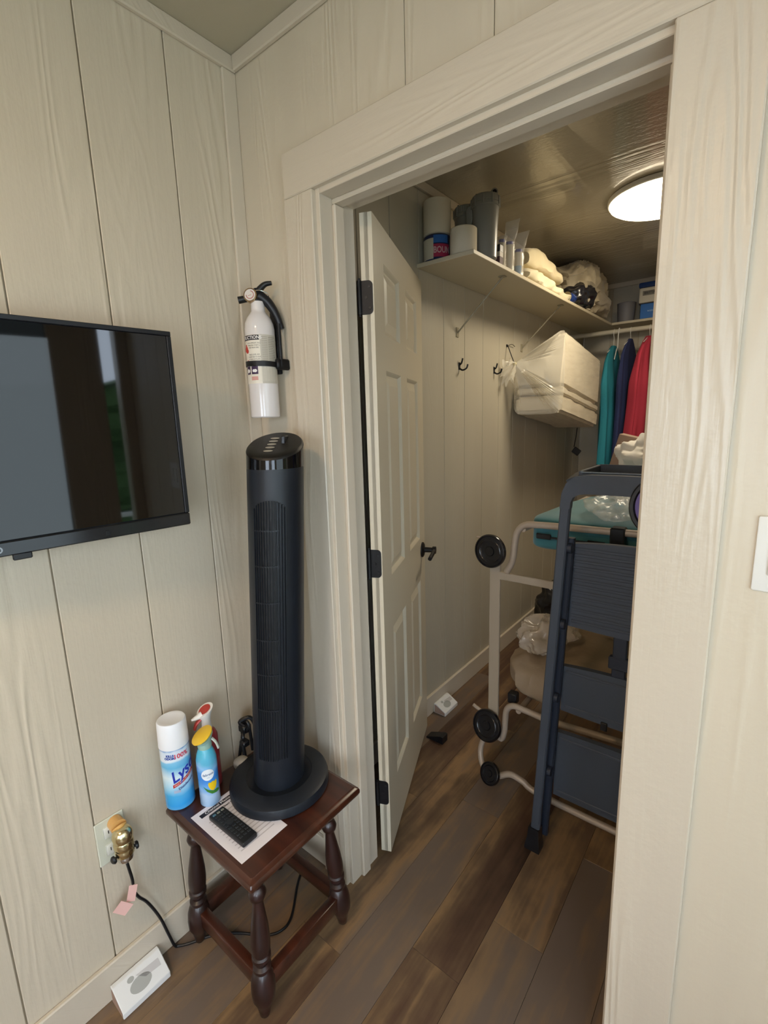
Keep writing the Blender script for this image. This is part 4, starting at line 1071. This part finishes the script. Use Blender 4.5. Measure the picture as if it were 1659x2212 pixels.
# folded and crumpled linen
M_linen = pm('linen_cream', '#dcd0ae', 0.85, sheen=0.3, bump=(160, 0.0006))
def cloth_fold(y0, y1, x0, x1, z0, layers, h, seed, droop=0.0, amp=0.01):
    """folded textile: stacked rounded layers that turn over at the front edge"""
    bm = bmesh.new(); ny = 30; nx = 26
    for L_ in range(layers):
        rings = []
        for j in range(ny + 1):
            v = j / ny; y = y0 + (y1 - y0) * v
            ring = []
            zb = z0 + h * L_ / layers; zt_ = z0 + h * (L_ + 1) / layers - 0.001
            for i in range(nx):
                a = 2 * pi * i / nx
                cx = (x0 + x1) / 2; hw = (x1 - x0) / 2; hh = (zt_ - zb) / 2
                f = lambda t, e: math.copysign(abs(t) ** e, t)
                px_ = cx + hw * f(cos(a), 0.45); pz = zb + hh + hh * f(sin(a), 0.6)
                prof = 0.55 + 0.45 * sin(pi * min(1, max(0, v * 1.1)) ** 0.7)
                n_ = noise.noise(Vector((px_ * 9, y * 9, L_ * 3 + seed))) + 0.5 * noise.noise(Vector((px_ * 24, y * 22, L_ * 3 + seed)))
                pz = z0 + (pz - z0) * prof + n_ * amp * (0.4 + L_ / layers)
                px_ += 0.6 * amp * noise.noise(Vector((L_ * 7 + seed, y * 14, pz * 30)))
                ring.append(Vector((px_, y + 0.5 * amp * noise.noise(Vector((px_ * 20, L_, seed))), max(pz, z0 + 0.0005))))
            rings.append(ring)
        loft(bm, rings)
    return bm
solo('crumpled_sheet', cloth_fold(1.46, 2.07, 0.035, 0.262, T0, 1, 0.080, 3, amp=0.030), M_linen, 'crumpled cream sheet at the front edge of the side shelf, under the folded one', 'sheet', 'linen on the side shelf')
solo('folded_blanket', cloth_fold(1.52, 2.02, 0.04, 0.235, T0 + 0.090, 1, 0.115, 8, amp=0.022), pm('linen_cream2', '#d9cba6', 0.85, sheen=0.3, bump=(160, 0.0006)), 'folded cream blanket on top of the crumpled sheet', 'blanket', 'linen on the side shelf')
bm = bmesh.new(); blob(bm, (0.165, 2.56, T0 + 0.145), (0.130, 0.34, 0.14), e=3.2, amp=0.050, fr=11, seed=4, nu=90, nv=54, floor=T0 + 0.001)
solo('crumpled_bag', bm, pm('taupe_fabric', '#a89c84', 0.6, sheen=0.2, bump=(60, 0.001)), 'big crumpled beige bag bulging over the end of the side shelf', 'bag')
bm = bmesh.new(); blob(bm, (0.245, 2.31, T0 + 0.072), (0.066, 0.155, 0.074), e=2.4, amp=0.032, fr=11, seed=9, nu=70, nv=40, floor=T0 + 0.001)
solo('black_bag', bm, pm('black_poly', '#1c1c22', 0.28, coat=0.3), 'crumpled black bag on the shelf edge beside the beige bag', 'bag')
tn_ = thing('blue_tin', 'small blue tin lying on its side at the shelf edge', 'tin', (0.262, 2.13, T0))
bm = bmesh.new(); axis_lathe(bm, (0.238, 2.075, T0 + 0.030), (0.12, 1, 0), [(0.027, 0), (0.0285, 0.002), (0.0285, 0.074), (0.027, 0.076)], 28); part('body', bm, pm('tin_blue', '#3450a0', 0.2, 0.5), tn_)
bm = bmesh.new(); axis_lathe(bm, (0.238, 2.0745, T0 + 0.030), (0.12, 1, 0), [(0.0290, 0.0), (0.0295, 0.001), (0.0290, 0.004), (0.026, 0.0035), (0.026, -0.0005)], 28); part('rim', bm, M_chrome, tn_)

# ------------------------------------------------------------------ things on the far shelf
fb = thing('filter_box', 'white and blue filter box on the far shelf over the clothes', 'box', (0.6, 3.08, T0))
part('lower_box', bx(0.452, 0.80, 2.985, 3.18, T0, T0 + 0.098, bev=0.002), pm('carton_blue', '#2468b4', 0.45), fb, False)
part('lettering', place_text('water filters', 0.022, (0.55, 2.9845, T0 + 0.05), (1, 0, 0), (0, 0, 1)), pm('print_ice', '#9cc0e0', 0.5), fb, False)
part('white_case', bx(0.438, 0.82, 2.982, 3.19, T0 + 0.104, T0 + 0.205, bev=0.010, seg=3), pm('case_white', '#d2cdbf', 0.45), fb)
part('name_plate', bx(0.462, 0.548, 2.9805, 2.983, T0 + 0.152, T0 + 0.182, bev=0.0005), pm('plate_grey', '#7d7a72', 0.5), fb, False)
part('name_lettering', place_text('BRITTA', 0.022, (0.505, 2.9804, T0 + 0.167), (1, 0, 0), (0, 0, 1), bold=0.0004, sx=0.95), pm('print_dim', '#34333a', 0.5), fb, False)
part('lid', bx(0.434, 0.824, 2.980, 3.194, T0 + 0.206, T0 + 0.240, bev=0.008, seg=2), pm('lid_navy', '#1d3c74', 0.4), fb)
part('gap_band', bx(0.440, 0.818, 2.984, 3.188, T0 + 0.098, T0 + 0.104), M_ink, fb, False)
bm = bmesh.new(); lathe(bm, [(0.050, T0), (0.054, T0 + 0.004), (0.062, T0 + 0.13), (0.064, T0 + 0.133), (0.061, T0 + 0.135), (0.055, T0 + 0.12), (0.045, T0 + 0.01)], (0.345, 3.06), 32)
solo('grey_bin', bm, pm('bin_grey', '#77767a', 0.5), 'grey round tub on the far shelf left of the filter box', 'tub')

# ------------------------------------------------------------------ clothes on the rod
def garment(x, col, name, label, y_half, z_top, z_bot, th, seed, lean=0.0, sleeve=True):
    t = thing(name, label, 'clothing', (x, 2.90, z_bot), 'clothes on the rod')
    bm = bmesh.new(); rings = []; n = 90; K = 30
    for k in range(K + 1):
        q = k / K; z = z_top + (z_bot - z_top) * q
        sh = min(1.0, (q / 0.13) ** 0.6) if q < 0.13 else 1.0
        hy = 0.035 + (y_half - 0.035) * sh + 0.03 * q * q + 0.035 * math.exp(-((q - 0.30) / 0.13) ** 2)
        hx = th * (0.35 + 0.65 * min(1, q / 0.3)) * (1 + 0.3 * q)
        ring = []
        for i in range(n):
            a = 2 * pi * i / n
            f = noise.noise(Vector((cos(a) * 3 + seed, sin(a) * 3, z * 2.2))) * 0.55 + 0.22 * sin(a * 7 + seed + z * 2.5) * (0.25 + 0.75 * q)
            px_ = x + lean * q + hx * (cos(a) + f * 0.55)
            ring.append(Vector((px_, 2.90 - 0.0 + hy * math.copysign(abs(sin(a)) ** 0.8, sin(a)) * (1 + 0.06 * f), z)))
        rings.append(ring)
    loft(bm, rings)
    mt = pm('fabric_' + name + str(seed), col, 0.9, sheen=0.0, bump=(220, 0.0006))
    part('body', bm, mt, t)
    if False:
        for sg in (-1, 1):
            bm = bmesh.new()
            s0 = Vector((x, 2.90 + sg * (y_half - 0.03), z_top - 0.06))
            tube(bm, [s0, s0 + Vector((-0.004 + lean * 0.1, sg * 0.035, -0.10)), s0 + Vector((-0.008 + lean * 0.3, sg * 0.048, -0.24)), s0 + Vector((-0.010 + lean * 0.4, sg * 0.050, -0.40))], lambda t_: 0.034 + 0.006 * sin(t_ * 3), 14, flat=0.7)
            part('sleeve', bm, mt, t)
    bm = bmesh.new()
    hk_ = [(x, 2.90, z_top - 0.005), (x, 2.90, 2.045 - 0.03), (x, 2.885, 2.040), (x, 2.882, 2.060), (x, 2.90, 2.0805), (x, 2.918, 2.062)]
    tube(bm, hk_, 0.0022, 6)
    tube(bm, [(x, 2.90 - y_half * 0.8, z_top - 0.055), (x, 2.90 - 0.02, z_top - 0.002), (x, 2.90 + 0.02, z_top - 0.002), (x, 2.90 + y_half * 0.8, z_top - 0.055)], 0.003, 6)
    part('hanger', bm, pm('hanger_white', '#d8d6cf', 0.35), t)
garment(0.312, '#2c8596', 'shirt', 'teal shirt hanging first beside the wrapped bundle', 0.190, 1.965, 1.02, 0.042, 1, 0.0)
garment(0.420, '#2a3560', 'shirt', 'navy blue shirt hanging between the teal and red clothes', 0.215, 2.0, 1.05, 0.030, 2, -0.01)
garment(0.540, '#b03347', 'jacket', 'red jacket hanging behind the ladder top', 0.235, 2.005, 0.98, 0.060, 3, -0.05)
garment(0.680, '#6d6a70', 'shirt', 'grey shirt hanging farthest right on the rod', 0.21, 1.98, 1.05, 0.035, 4)
bm = bmesh.new()
xh = 0.345
tube(bm, [(xh, 2.80, 1.862), (xh, 2.845, 1.93), (xh, 2.872, 1.955), (xh, 2.873, 2.03), (xh, 2.885, 2.075), (xh, 2.90, 2.0815), (xh, 2.917, 2.072)], 0.0034, 8)
tube(bm, [(xh, 2.872, 1.955), (xh, 2.95, 1.915), (xh, 3.06, 1.870)], 0.0034, 8)
solo('empty_hanger', bm, pm('hanger_white', '#d8d6cf'), 'empty white hanger on the rod between teal and navy shirts', 'hanger')

# ------------------------------------------------------------------ foam slabs wrapped in plastic, slung under the shelf
pit = radians(8)
BO = Vector((0.032, 1.84, 1.508))
bd = Vector((0, cos(pit), -sin(pit))); bu = Vector((0, sin(pit), cos(pit)))
BM_ = Matrix(((1, bd.x, bu.x, BO.x), (0, bd.y, bu.y, BO.y), (0, bd.z, bu.z, BO.z), (0, 0, 0, 1)))
bun = thing('foam_bundle', 'stack of white foam slabs in clear plastic hung under the side shelf', 'bundle', (0.16, 2.3, 1.4))
def cham(v):
    if v.z > 0.16: v.x += (0.262 - v.x) * min(1, (v.z - 0.16) / 0.285) * 0.86
    return v
M_foam = pm('foam_white', '#dcd3bf', 0.8, bump=(50, 0.001))
for (z0, z1, ins) in ((0.0, 0.100, 0.0), (0.108, 0.146, 0.004), (0.150, 0.445, 0.002)):
    bm = subbox(0 + ins, 0.275 - ins, 0 + ins, 0.76 - ins, z0, z1, 14, bev=0.016 if z1 - z0 > 0.05 else 0.008)
    disp(bm, 0.006, 8, seed=int(z0 * 100))
    for v in bm.verts: v.co = cham(v.co)
    bmesh.ops.transform(bm, matrix=BM_, verts=bm.verts)
    part('foam_slab', bm, M_foam, bun)
N = NT('stretch_wrap'); N.b.inputs['Base Color'].default_value = lin('#efe8d6'); N.b.inputs['Roughness'].default_value = 0.18; N.b.inputs['Coat Weight'].default_value = 0.6
tc = N.n('ShaderNodeTexCoord'); mp = N.n('ShaderNodeMapping'); N.l(tc.outputs['Object'], mp.inputs[0]); mp.inputs['Scale'].default_value = (40, 5, 26)
ns = N.n('ShaderNodeTexNoise'); ns.inputs['Scale'].default_value = 1.4; N.l(mp.outputs[0], ns.inputs['Vector'])
N.l(N.ramp(ns.outputs['Fac'], [(0.40, (0.05,) * 3 + (1,)), (0.80, (0.28,) * 3 + (1,))]), N.b.inputs['Alpha'])
bp = N.n('ShaderNodeBump'); bp.inputs['Distance'].default_value = 0.006; N.l(ns.outputs['Fac'], bp.inputs['Height']); N.l(bp.outputs['Normal'], N.b.inputs['Normal'])
M_wrap = N.m
bm = bmesh.new(); rings = []                                # sleeve round the slabs
def rr2(ins, y, wob=0.0):
    pts = []
    for i in range(48):
        a = 2 * pi * i / 48; f = lambda t: math.copysign(abs(t) ** 0.28, t)
        pts.append(BM_ @ cham(Vector((0.1375 + (0.147 - ins) * f(cos(a)) + wob * noise.noise(Vector((cos(a) * 4, sin(a) * 4, y * 9))), y, 0.222 + (0.232 - ins) * f(sin(a))))))
    return pts
loft(bm, [rr2(0.0, y, 0.006) for y in [0.0 + 0.77 * k / 16 for k in range(17)]], caps=False)
part('plastic_wrap', bm, M_wrap, bun)
# gathered neck: pleats from the near face to the tie
neck = Vector((0.070, 1.742, 1.785))
N = NT('pleated_wrap'); N.b.inputs['Base Color'].default_value = lin('#f2ecdc'); N.b.inputs['Roughness'].default_value = 0.15; N.b.inputs['Coat Weight'].default_value = 0.7
N.b.inputs['Alpha'].default_value = 0.42
M_pleat = N.m
bm = bmesh.new(); n = 150; rings = []
base = []
for i in range(n):
    a = 2 * pi * i / n; f = lambda t: math.copysign(abs(t) ** 0.28, t)
    base.append((BM_ @ cham(Vector((0.1375 + 0.146 * f(cos(a)), 0.0, 0.222 + 0.231 * f(sin(a))))), a))
for k in range(13):
    q = k / 12
    ring = []
    for i, (p, a) in enumerate(base):
        w = p.lerp(neck + (p - neck) * 0.04, q ** 0.75)
        cr = (1 if i % 2 else -1) * 0.0035 * sin(pi * min(1, q * 1.2)) * (0.5 + abs(noise.noise(Vector((i * 0.7, 0, 0)))) * 3)
        ring.append(w + (w - neck).normalized().cross(Vector((0, 1, 0))) * cr * 0.3 + Vector((0, -1, 0)) * cr)
    rings.append(ring)
loft(bm, rings, caps=False)
part('gathered_wrap', bm, M_pleat, bun)
bm = bmesh.new(); rings = []
for k in range(14):
    q = k / 13
    c = neck + Vector((-0.018, -0.02, -0.035)) * q * 1.4; r = 0.006 + 0.046 * q ** 0.8
    ring = []
    for i in range(80):
        a = 2 * pi * i / 80; rr_ = r * (1 + 0.35 * q * sin(a * 9 + k * 0.2) + 0.3 * q * noise.noise(Vector((cos(a) * 3, sin(a) * 3, q * 3))))
        ring.append(c + Vector((cos(a) * rr_ * 0.8, -0.02 * q + 0.014 * sin(a * 5) * q, sin(a) * rr_ * 1.15)))
    rings.append(ring)
loft(bm, rings, caps=False)
for v in bm.verts: v.co.x = max(v.co.x, 0.012)
part('ruffled_end', bm, M_pleat, bun)
bm = bmesh.new(); axis_lathe(bm, neck + Vector((0.003, 0.008, 0)), (-0.3, -1, -0.2), [(0.007, 0), (0.011, 0.004), (0.011, 0.010), (0.007, 0.014)], 14)
part('tie', bm, pm('tie_cream', '#d9cfa8', 0.5), bun)
bm = bmesh.new()
tube(bm, [neck, (0.040, 1.765, 1.835), (0.008, 1.785, 1.895)], 0.0028, 6)
tube(bm, [(0.008, 1.785, 1.895), (0.014, 1.83, 1.905), (0.010, 1.88, 1.898)], 0.0016, 6)
box(bm, 0.0006, 0.006, 1.78, 1.79, 1.888, 1.902)
part('black_string', bm, M_blackm, bun, label='black string hooked to the wall')
bm = bmesh.new(); tube(bm, [(0.175, 2.60, 1.400), (0.168, 2.60, 1.33), (0.158, 2.60, 1.265)], 0.007, 8, flat=0.4)
box(bm, 0.150, 0.205, 2.596, 2.606, 1.215, 1.262, bev=0.004, mat=Matrix.Translation(Vector((0.17, 2.6, 1.24))) @ Matrix.Rotation(radians(35), 4, 'Y') @ Matrix.Translation(Vector((-0.17, -2.6, -1.24))))
part('loose_strap', bm, M_blackp, bun, label='dark strap dangling below the far end')

# ------------------------------------------------------------------ rack (beige tubular folding frame with black discs)
M_tube = pm('beige_tube', '#a99b8c', 0.35, 0.1)
M_tubef = pm('beige_bar', '#a39684', 0.45)
rk = thing('folding_frame', 'beige tubular folding frame with black round end discs behind the ladder', 'folding frame', (0.75, 1.05, 0.0))
def frame_side(yo, depth=1):
    bm = bmesh.new(); tube(bm, [(0.500, yo, 0.905), (0.522, yo, 0.955), (0.530, yo, 1.02), (0.538, yo, 1.065), (0.565, yo, 1.095), (0.62, yo, 1.103), (0.80, yo, 1.107), (1.20, yo, 1.112), (1.245, yo, 1.10), (1.26, yo, 1.05), (1.26, yo, 0.30)], 0.0125, 12)
    part('top_tube', bm, M_tube, rk)
    part('upright_bar', bx(0.426, 0.470, yo + 0.006, yo + 0.018, 0.27, 1.00, bev=0.002), M_tubef, rk, False)
    part('crossbar', bx(0.468, 1.25, yo + 0.004, yo + 0.016, 0.868, 0.898, bev=0.002), M_tubef, rk, False)
    bm = bmesh.new(); tube(bm, [(0.455, yo, 0.205), (0.490, yo, 0.185), (0.503, yo, 0.225), (0.506, yo, 0.275), (0.512, yo, 0.325), (0.540, yo, 0.352), (0.60, yo, 0.350), (0.70, yo, 0.345), (0.95, yo, 0.360), (1.25, yo, 0.37)], 0.0125, 12)
    part('lower_tube', bm, M_tube, rk)
    bm = bmesh.new(); tube(bm, [(0.435, yo, 0.20), (0.412, yo, 0.155), (0.402, yo - 0.01, 0.10), (0.418, yo - 0.03, 0.060), (0.445, yo - 0.045, 0.040)], 0.0115, 12)
    part('curved_foot_tube', bm, M_tube, rk)
    bm = bmesh.new(); tube(bm, [(0.470, yo - 0.050, 0.028), (0.510, yo - 0.045, 0.050), (0.55, yo - 0.04, 0.072), (0.60, yo - 0.04, 0.066), (0.70, yo - 0.04, 0.040), (1.20, yo - 0.04, 0.03)], 0.0125, 12)
    part('floor_tube', bm, M_tube, rk)
    d = (-0.08, -1, 0.06)
    def cap(c, r, nm='end_disc', dd=d):
        bm = bmesh.new(); axis_lathe(bm, c, dd, [(r * 0.8, -0.012), (r * 0.98, -0.004), (r, 0.004), (r * 0.97, 0.010), (r * 0.90, 0.0115), (r * 0.86, 0.008), (r * 0.70, 0.0075), (r * 0.66, 0.0095), (r * 0.62, 0.0075), (r * 0.30, 0.0068), (r * 0.26, 0.010), (0.0, 0.0105)], 44)
        e = part(nm, bm, pm('disc_black', '#0e1018', 0.22, coat=0.3), rk, label='glossy black moulded disc')
        return e
    cap(Vector((0.442, yo - 0.022, 0.985)), 0.066); cap(Vector((0.437, yo - 0.022, 0.236)), 0.066, dd=(-0.15, -1, 0.3))
    cap(Vector((0.470, yo - 0.055, 0.047)), 0.046, dd=(-0.2, -0.75, 0.35))
    bm = bmesh.new(); cyl(bm, (0.37, yo + 0.002, 1.028), (0.42, yo, 1.02), 0.004, n=8); cyl(bm, (0.36, yo + 0.002, 0.290), (0.40, yo, 0.275), 0.0075, n=8)
    part('release_pin', bm, M_tube, rk)
    part('corner_block', bx(0.508, 0.545, yo + 0.01, yo + 0.045, 0.35, 0.395, bev=0.004), M_blackp, rk)
frame_side(0.72)
bm = bmesh.new()
for (x, z) in ((0.56, 1.080), (1.22, 1.085), (0.56, 0.335), (1.22, 0.35)): cyl(bm, (x, 0.72, z), (x, 1.50, z), 0.011, n=10)
cyl(bm, (0.60, 1.50, 0.002), (0.60, 1.50, 1.085), 0.0115, n=10); cyl(bm, (1.22, 1.50, 0.002), (1.22, 1.50, 1.085), 0.0115, n=10); cyl(bm, (0.56, 1.50, 1.082), (1.22, 1.50, 1.082), 0.011, n=10); cyl(bm, (0.56, 1.50, 0.342), (1.22, 1.50, 0.342), 0.011, n=10)
part('rear_frame', bm, M_tube, rk)
part('black_strap', bx(0.862, 0.906, 0.700, 0.742, 1.010, 1.125, bev=0.004), M_blackp, rk, False)
# teal pad
M_teal = pm('teal_canvas', '#35707a', 0.7, sheen=0.3, bump=(300, 0.0006))
pad = thing('teal_pad', 'teal canvas pad lying on the beige frame', 'pad', (0.85, 1.1, 0.99))
bm = bmesh.new(); blob(bm, (0.875, 1.12, 1.058), (0.330, 0.365, 0.068), e=9.0, amp=0.010, fr=5, seed=5, nu=100, nv=40, ridge=False)
for v in bm.verts: v.co.x += max(0, (v.co.y - 0.75)) * 0.13 * max(0, (1.2 - v.co.x) / 0.6)
part('cushion', bm, M_teal, pad)
bm = bmesh.new(); box(bm, 0.600, 0.655, 0.744, 0.752, 1.046, 1.066, bev=0.003); box(bm, 0.650, 0.80, 0.746, 0.751, 1.050, 1.057); box(bm, 0.78, 0.84, 0.744, 0.752, 1.043, 1.062, bev=0.003)
part('carry_handle', bm, M_blackp, pad, False)
M_film = pm('clear_film', '#eef0ee', 0.08, alpha=0.28, coat=1.0, bump=(22, 0.02))
bm = bmesh.new(); blob(bm, (0.865, 0.93, 1.163), (0.115, 0.20, 0.028), e=2.0, amp=0.03, fr=14, seed=12, nu=80, nv=44, floor=1.139)
solo('plastic_pouch', bm, M_film, 'crumpled clear plastic bag lying on the teal pad', 'plastic bag')
cb = bx(0.660, 0.790, 1.395, 1.47, 1.142, 1.378, bev=0.002, mat=Matrix.Identity(4))
cbx = thing('cardboard_box', 'small brown cardboard box leaning among the white cloth', 'box', (0.72, 1.43, 1.142))
bmesh.ops.rotate(cb, cent=Vector((0.72, 1.43, 1.142)), matrix=Matrix.Rotation(radians(14), 3, 'Y'), verts=cb.verts)
for v in cb.verts: v.co.z += 0.016
part('carton', cb, pm('cardboard', '#9a8272', 0.8), cbx, False)
cb = bx(0.748, 0.790, 1.393, 1.3945, 1.17, 1.30, bev=0.0004)
bmesh.ops.rotate(cb, cent=Vector((0.72, 1.43, 1.142)), matrix=Matrix.Rotation(radians(14), 3, 'Y'), verts=cb.verts)
for v in cb.verts: v.co.z += 0.016
part('packing_tape', cb, pm('tape_tan', '#ac9584', 0.5), cbx, False)
bm = bmesh.new(); blob(bm, (0.905, 1.33, 1.262), (0.165, 0.055, 0.122), e=2.2, amp=0.045, fr=15, seed=21, nu=90, nv=50, floor=1.141)
solo('white_cloth', bm, pm('cloth_white', '#dedad2', 0.8, sheen=0.2), 'crumpled white cloth heap behind the ladder top', 'cloth')
# wrapped bedding on the lower level, black bag, box below
bm = bmesh.new(); blob(bm, (0.775, 1.09, 0.430), (0.335, 0.335, 0.085), e=3.6, amp=0.022, fr=7, seed=31, nu=90, nv=44, floor=0.364)
bed = solo('wrapped_bedding', bm, pm('bedding_beige', '#97856f', 0.75, bump=(30, 0.003)), 'beige bedding folded on the low level of the frame', 'bedding')
bm = bmesh.new(); blob(bm, (0.575, 1.00, 0.575), (0.105, 0.17, 0.046), e=2.2, amp=0.03, fr=13, seed=33, nu=80, nv=40)
solo('plastic_sheet_bag', bm, pm('clear_bag2', '#cfc3b4', 0.12, alpha=0.5, coat=1.0, bump=(18, 0.02)), 'shiny crumpled clear bag on the beige bedding', 'plastic bag')
bm = bmesh.new(); blob(bm, (0.245, 2.16, 0.192), (0.130, 0.145, 0.192), e=3.4, amp=0.028, fr=11, seed=41, nu=80, nv=50, floor=0.0)
solo('bin_bag', bm, pm('black_poly2', '#15161c', 0.2, coat=0.5), 'shiny black bag on the closet floor against the baseboard', 'bag')

# ------------------------------------------------------------------ folded step ladder
M_lad = pm('ladder_black_hazed', '#3f4651', 0.5, bump=(260, 0.0003))  # ladder is black; bluish lens haze is mixed into its slate colour
M_ladd = pm('ladder_dark', '#262d3a', 0.45)
M_tread = pm('tread_rubber', '#434a56', 0.65)
ld_ = thing('step_ladder', 'black folding step ladder, greyed by painted haze, standing just inside the closet doorway', 'step ladder', (0.95, 0.55, 0.0))
def rail(side, y0, y1, z0, z1, w, d, nm, mat):
    bm = bmesh.new()
    xb = 0.712 if side < 0 else 1.205
    rings = []
    K = 8
    for k in range(K + 1):
        q = k / K; z = z0 + (z1 - z0) * q
        x = xb + (0.044 * z if side < 0 else -0.044 * z)
        y = y0 + (y1 - y0) * q
        xa, xc = (x, x + w) if side < 0 else (x - w, x)
        rings.append([Vector((xa + 0.004, y, z)), Vector((xc - 0.004, y, z)), Vector((xc, y + 0.004, z)), Vector((xc, y + d - 0.004, z)), Vector((xc - 0.004, y + d, z)), Vector((xa + 0.004, y + d, z)), Vector((xa, y + d - 0.004, z)), Vector((xa, y + 0.004, z))])
    loft(bm, rings)
    part(nm, bm, mat, ld_, False)
for sd in (-1, 1):
    rail(sd, 0.470, 0.492, 0.03, 1.225, 0.030, 0.022, 'front_rail', M_lad)
    rail(sd, 0.520, 0.516, 0.03, 1.12, 0.044, 0.020, 'rear_rail', M_ladd)
    xf = 0.700 if sd < 0 else 1.167
    bm = bmesh.new(); rings = []
    for ins, z in ((0.0, 0.0), (0.0, 0.012), (0.008, 0.05), (0.010, 0.085)):
        rings.append([Vector((a, b, z)) for a, b in ((xf + ins, 0.460 + ins * 0.5), (xf + 0.052 - ins * 0.6, 0.460 + ins * 0.5), (xf + 0.052 - ins * 0.6, 0.502), (xf + ins, 0.502))])
    loft(bm, rings); part('rubber_foot', bm, M_blackp, ld_, False)
# top handle: bent band across, then the tray behind it
bm = bmesh.new()
path = [(0.7655, 1.215), (0.770, 1.262), (0.782, 1.292), (0.806, 1.313), (0.845, 1.319), (0.93, 1.320), (1.06, 1.319), (1.10, 1.313), (1.128, 1.292), (1.142, 1.262), (1.150, 1.215)]
inner = [(0.7955, 1.215), (0.797, 1.235), (0.803, 1.250), (0.820, 1.260), (0.848, 1.263), (0.93, 1.264), (1.06, 1.263), (1.09, 1.260), (1.105, 1.250), (1.112, 1.235), (1.120, 1.215)]
rings = []
for (a, b), (c, d) in zip(path, inner):
    rings.append([Vector((a, 0.490, b)), Vector((a, 0.514, b)), Vector((c, 0.514, d)), Vector((c, 0.490, d))])
loft(bm, rings)
part('top_band', bm, M_lad, ld_, False)
bm = bmesh.new()
for a in ((0.818, 1.095, 0.514, 0.522, 1.285, 1.322), (0.818, 1.095, 0.705, 0.713, 1.285, 1.330), (0.810, 0.822, 0.514, 0.713, 1.285, 1.328), (1.091, 1.103, 0.514, 0.713, 1.285, 1.328), (0.818, 1.095, 0.52, 0.71, 1.285, 1.290)):
    box(bm, *a, bev=0.002)
part('tool_tray', bm, M_lad, ld_, False)
bm = bmesh.new(); loft(bm, [[Vector((0.778, y, z)), Vector((0.812, y, z + 0.018)), Vector((0.812, y, z + 0.026)), Vector((0.774, y, z + 0.008))] for y, z in ((0.514, 1.290), (0.60, 1.303), (0.705, 1.304))])
part('tray_arm', bm, M_ladd, ld_, False)
bm = bmesh.new(); tube(bm, [(0.822, 0.517, 1.3245), (0.84, 0.509, 1.3245), (1.09, 0.509, 1.3245)], 0.0022, 6); part('tray_glint', bm, pm('rim_glint', '#8f9cab', 0.25, 0.5), ld_)  # pale strip drawn as the lamp's glint along the tray edge
def panel(z0, z1, x0, x1, y, ribs, arch, nm, mat, slope=0.0):
    bm = bmesh.new(); n = 16; rings = []
    for i in range(n + 1):
        x = x0 + (x1 - x0) * i / n; u = 2 * i / n - 1; zt_ = z1 + arch * (1 - u * u) - arch; zb = z0 - 0.4 * arch * (1 - u * u)
        rings.append([Vector((x, y, zb)), Vector((x, y, zt_)), Vector((x, y + 0.020, zt_)), Vector((x, y + 0.020, zb))])
    loft(bm, rings); o = part(nm, bm, mat, ld_, False)
    for k in range(ribs):
        z = z0 + 0.02 + (z1 - z0 - 0.045) * k / (ribs - 1)
        part('tread_rib', bx(x0 + 0.012, x1 - 0.012, y - 0.0035, y + 0.001, z - 0.0045, z + 0.0045, bev=0.0018), mat, o, False)
panel(0.825, 1.108, 0.786, 1.130, 0.545, 13, 0.012, 'step', M_tread)
panel(0.520, 0.690, 0.778, 1.140, 0.545, 2, 0.010, 'step', M_lad)
panel(0.190, 0.440, 0.765, 1.150, 0.545, 2, 0.006, 'step', M_lad)
bm = bmesh.new(); box(bm, 0.925, 0.965, 0.548, 0.562, 0.66, 0.85, bev=0.003); box(bm, 0.915, 0.975, 0.544, 0.566, 0.715, 0.755, bev=0.003)
part('centre_hinge', bm, M_ladd, ld_, False)
bm = bmesh.new(); box(bm, 0.905, 0.925, 0.538, 0.546, 0.500, 0.528, bev=0.002); part('latch', bm, M_blackp, ld_, False)
for sd in (-1, 1):
    for z in (1.09, 0.84, 0.58, 0.30):
        x = (0.712 + 0.044 * z + 0.03) if sd < 0 else (1.205 - 0.044 * z - 0.03)
        bm = bmesh.new(); axis_lathe(bm, (x, 0.512, z), (-sd, 0, 0), [(0.016, 0), (0.016, 0.012), (0.008, 0.014)], 14); part('pivot', bm, M_ladd, ld_)
dsk = thing('purple_disc', 'purple disc with a black rim hung on the ladder top, cut by the door casing', 'disc', (1.052, 0.455, 1.16))
bm = bmesh.new(); axis_lathe(bm, (1.045, 0.478, 1.245), (0, -1, 0.1), [(0.080, 0.0), (0.085, 0.004), (0.086, 0.014), (0.082, 0.020), (0.074, 0.020), (0.070, 0.014)], 48); part('rim', bm, M_blackp, dsk)
bm = bmesh.new(); axis_lathe(bm, (1.045, 0.478, 1.245), (0, -1, 0.1), [(0.074, 0.004), (0.070, 0.015), (0.05, 0.019), (0.0, 0.021)], 40); part('face', bm, pm('lilac_plastic', '#6e62a4', 0.35), dsk)
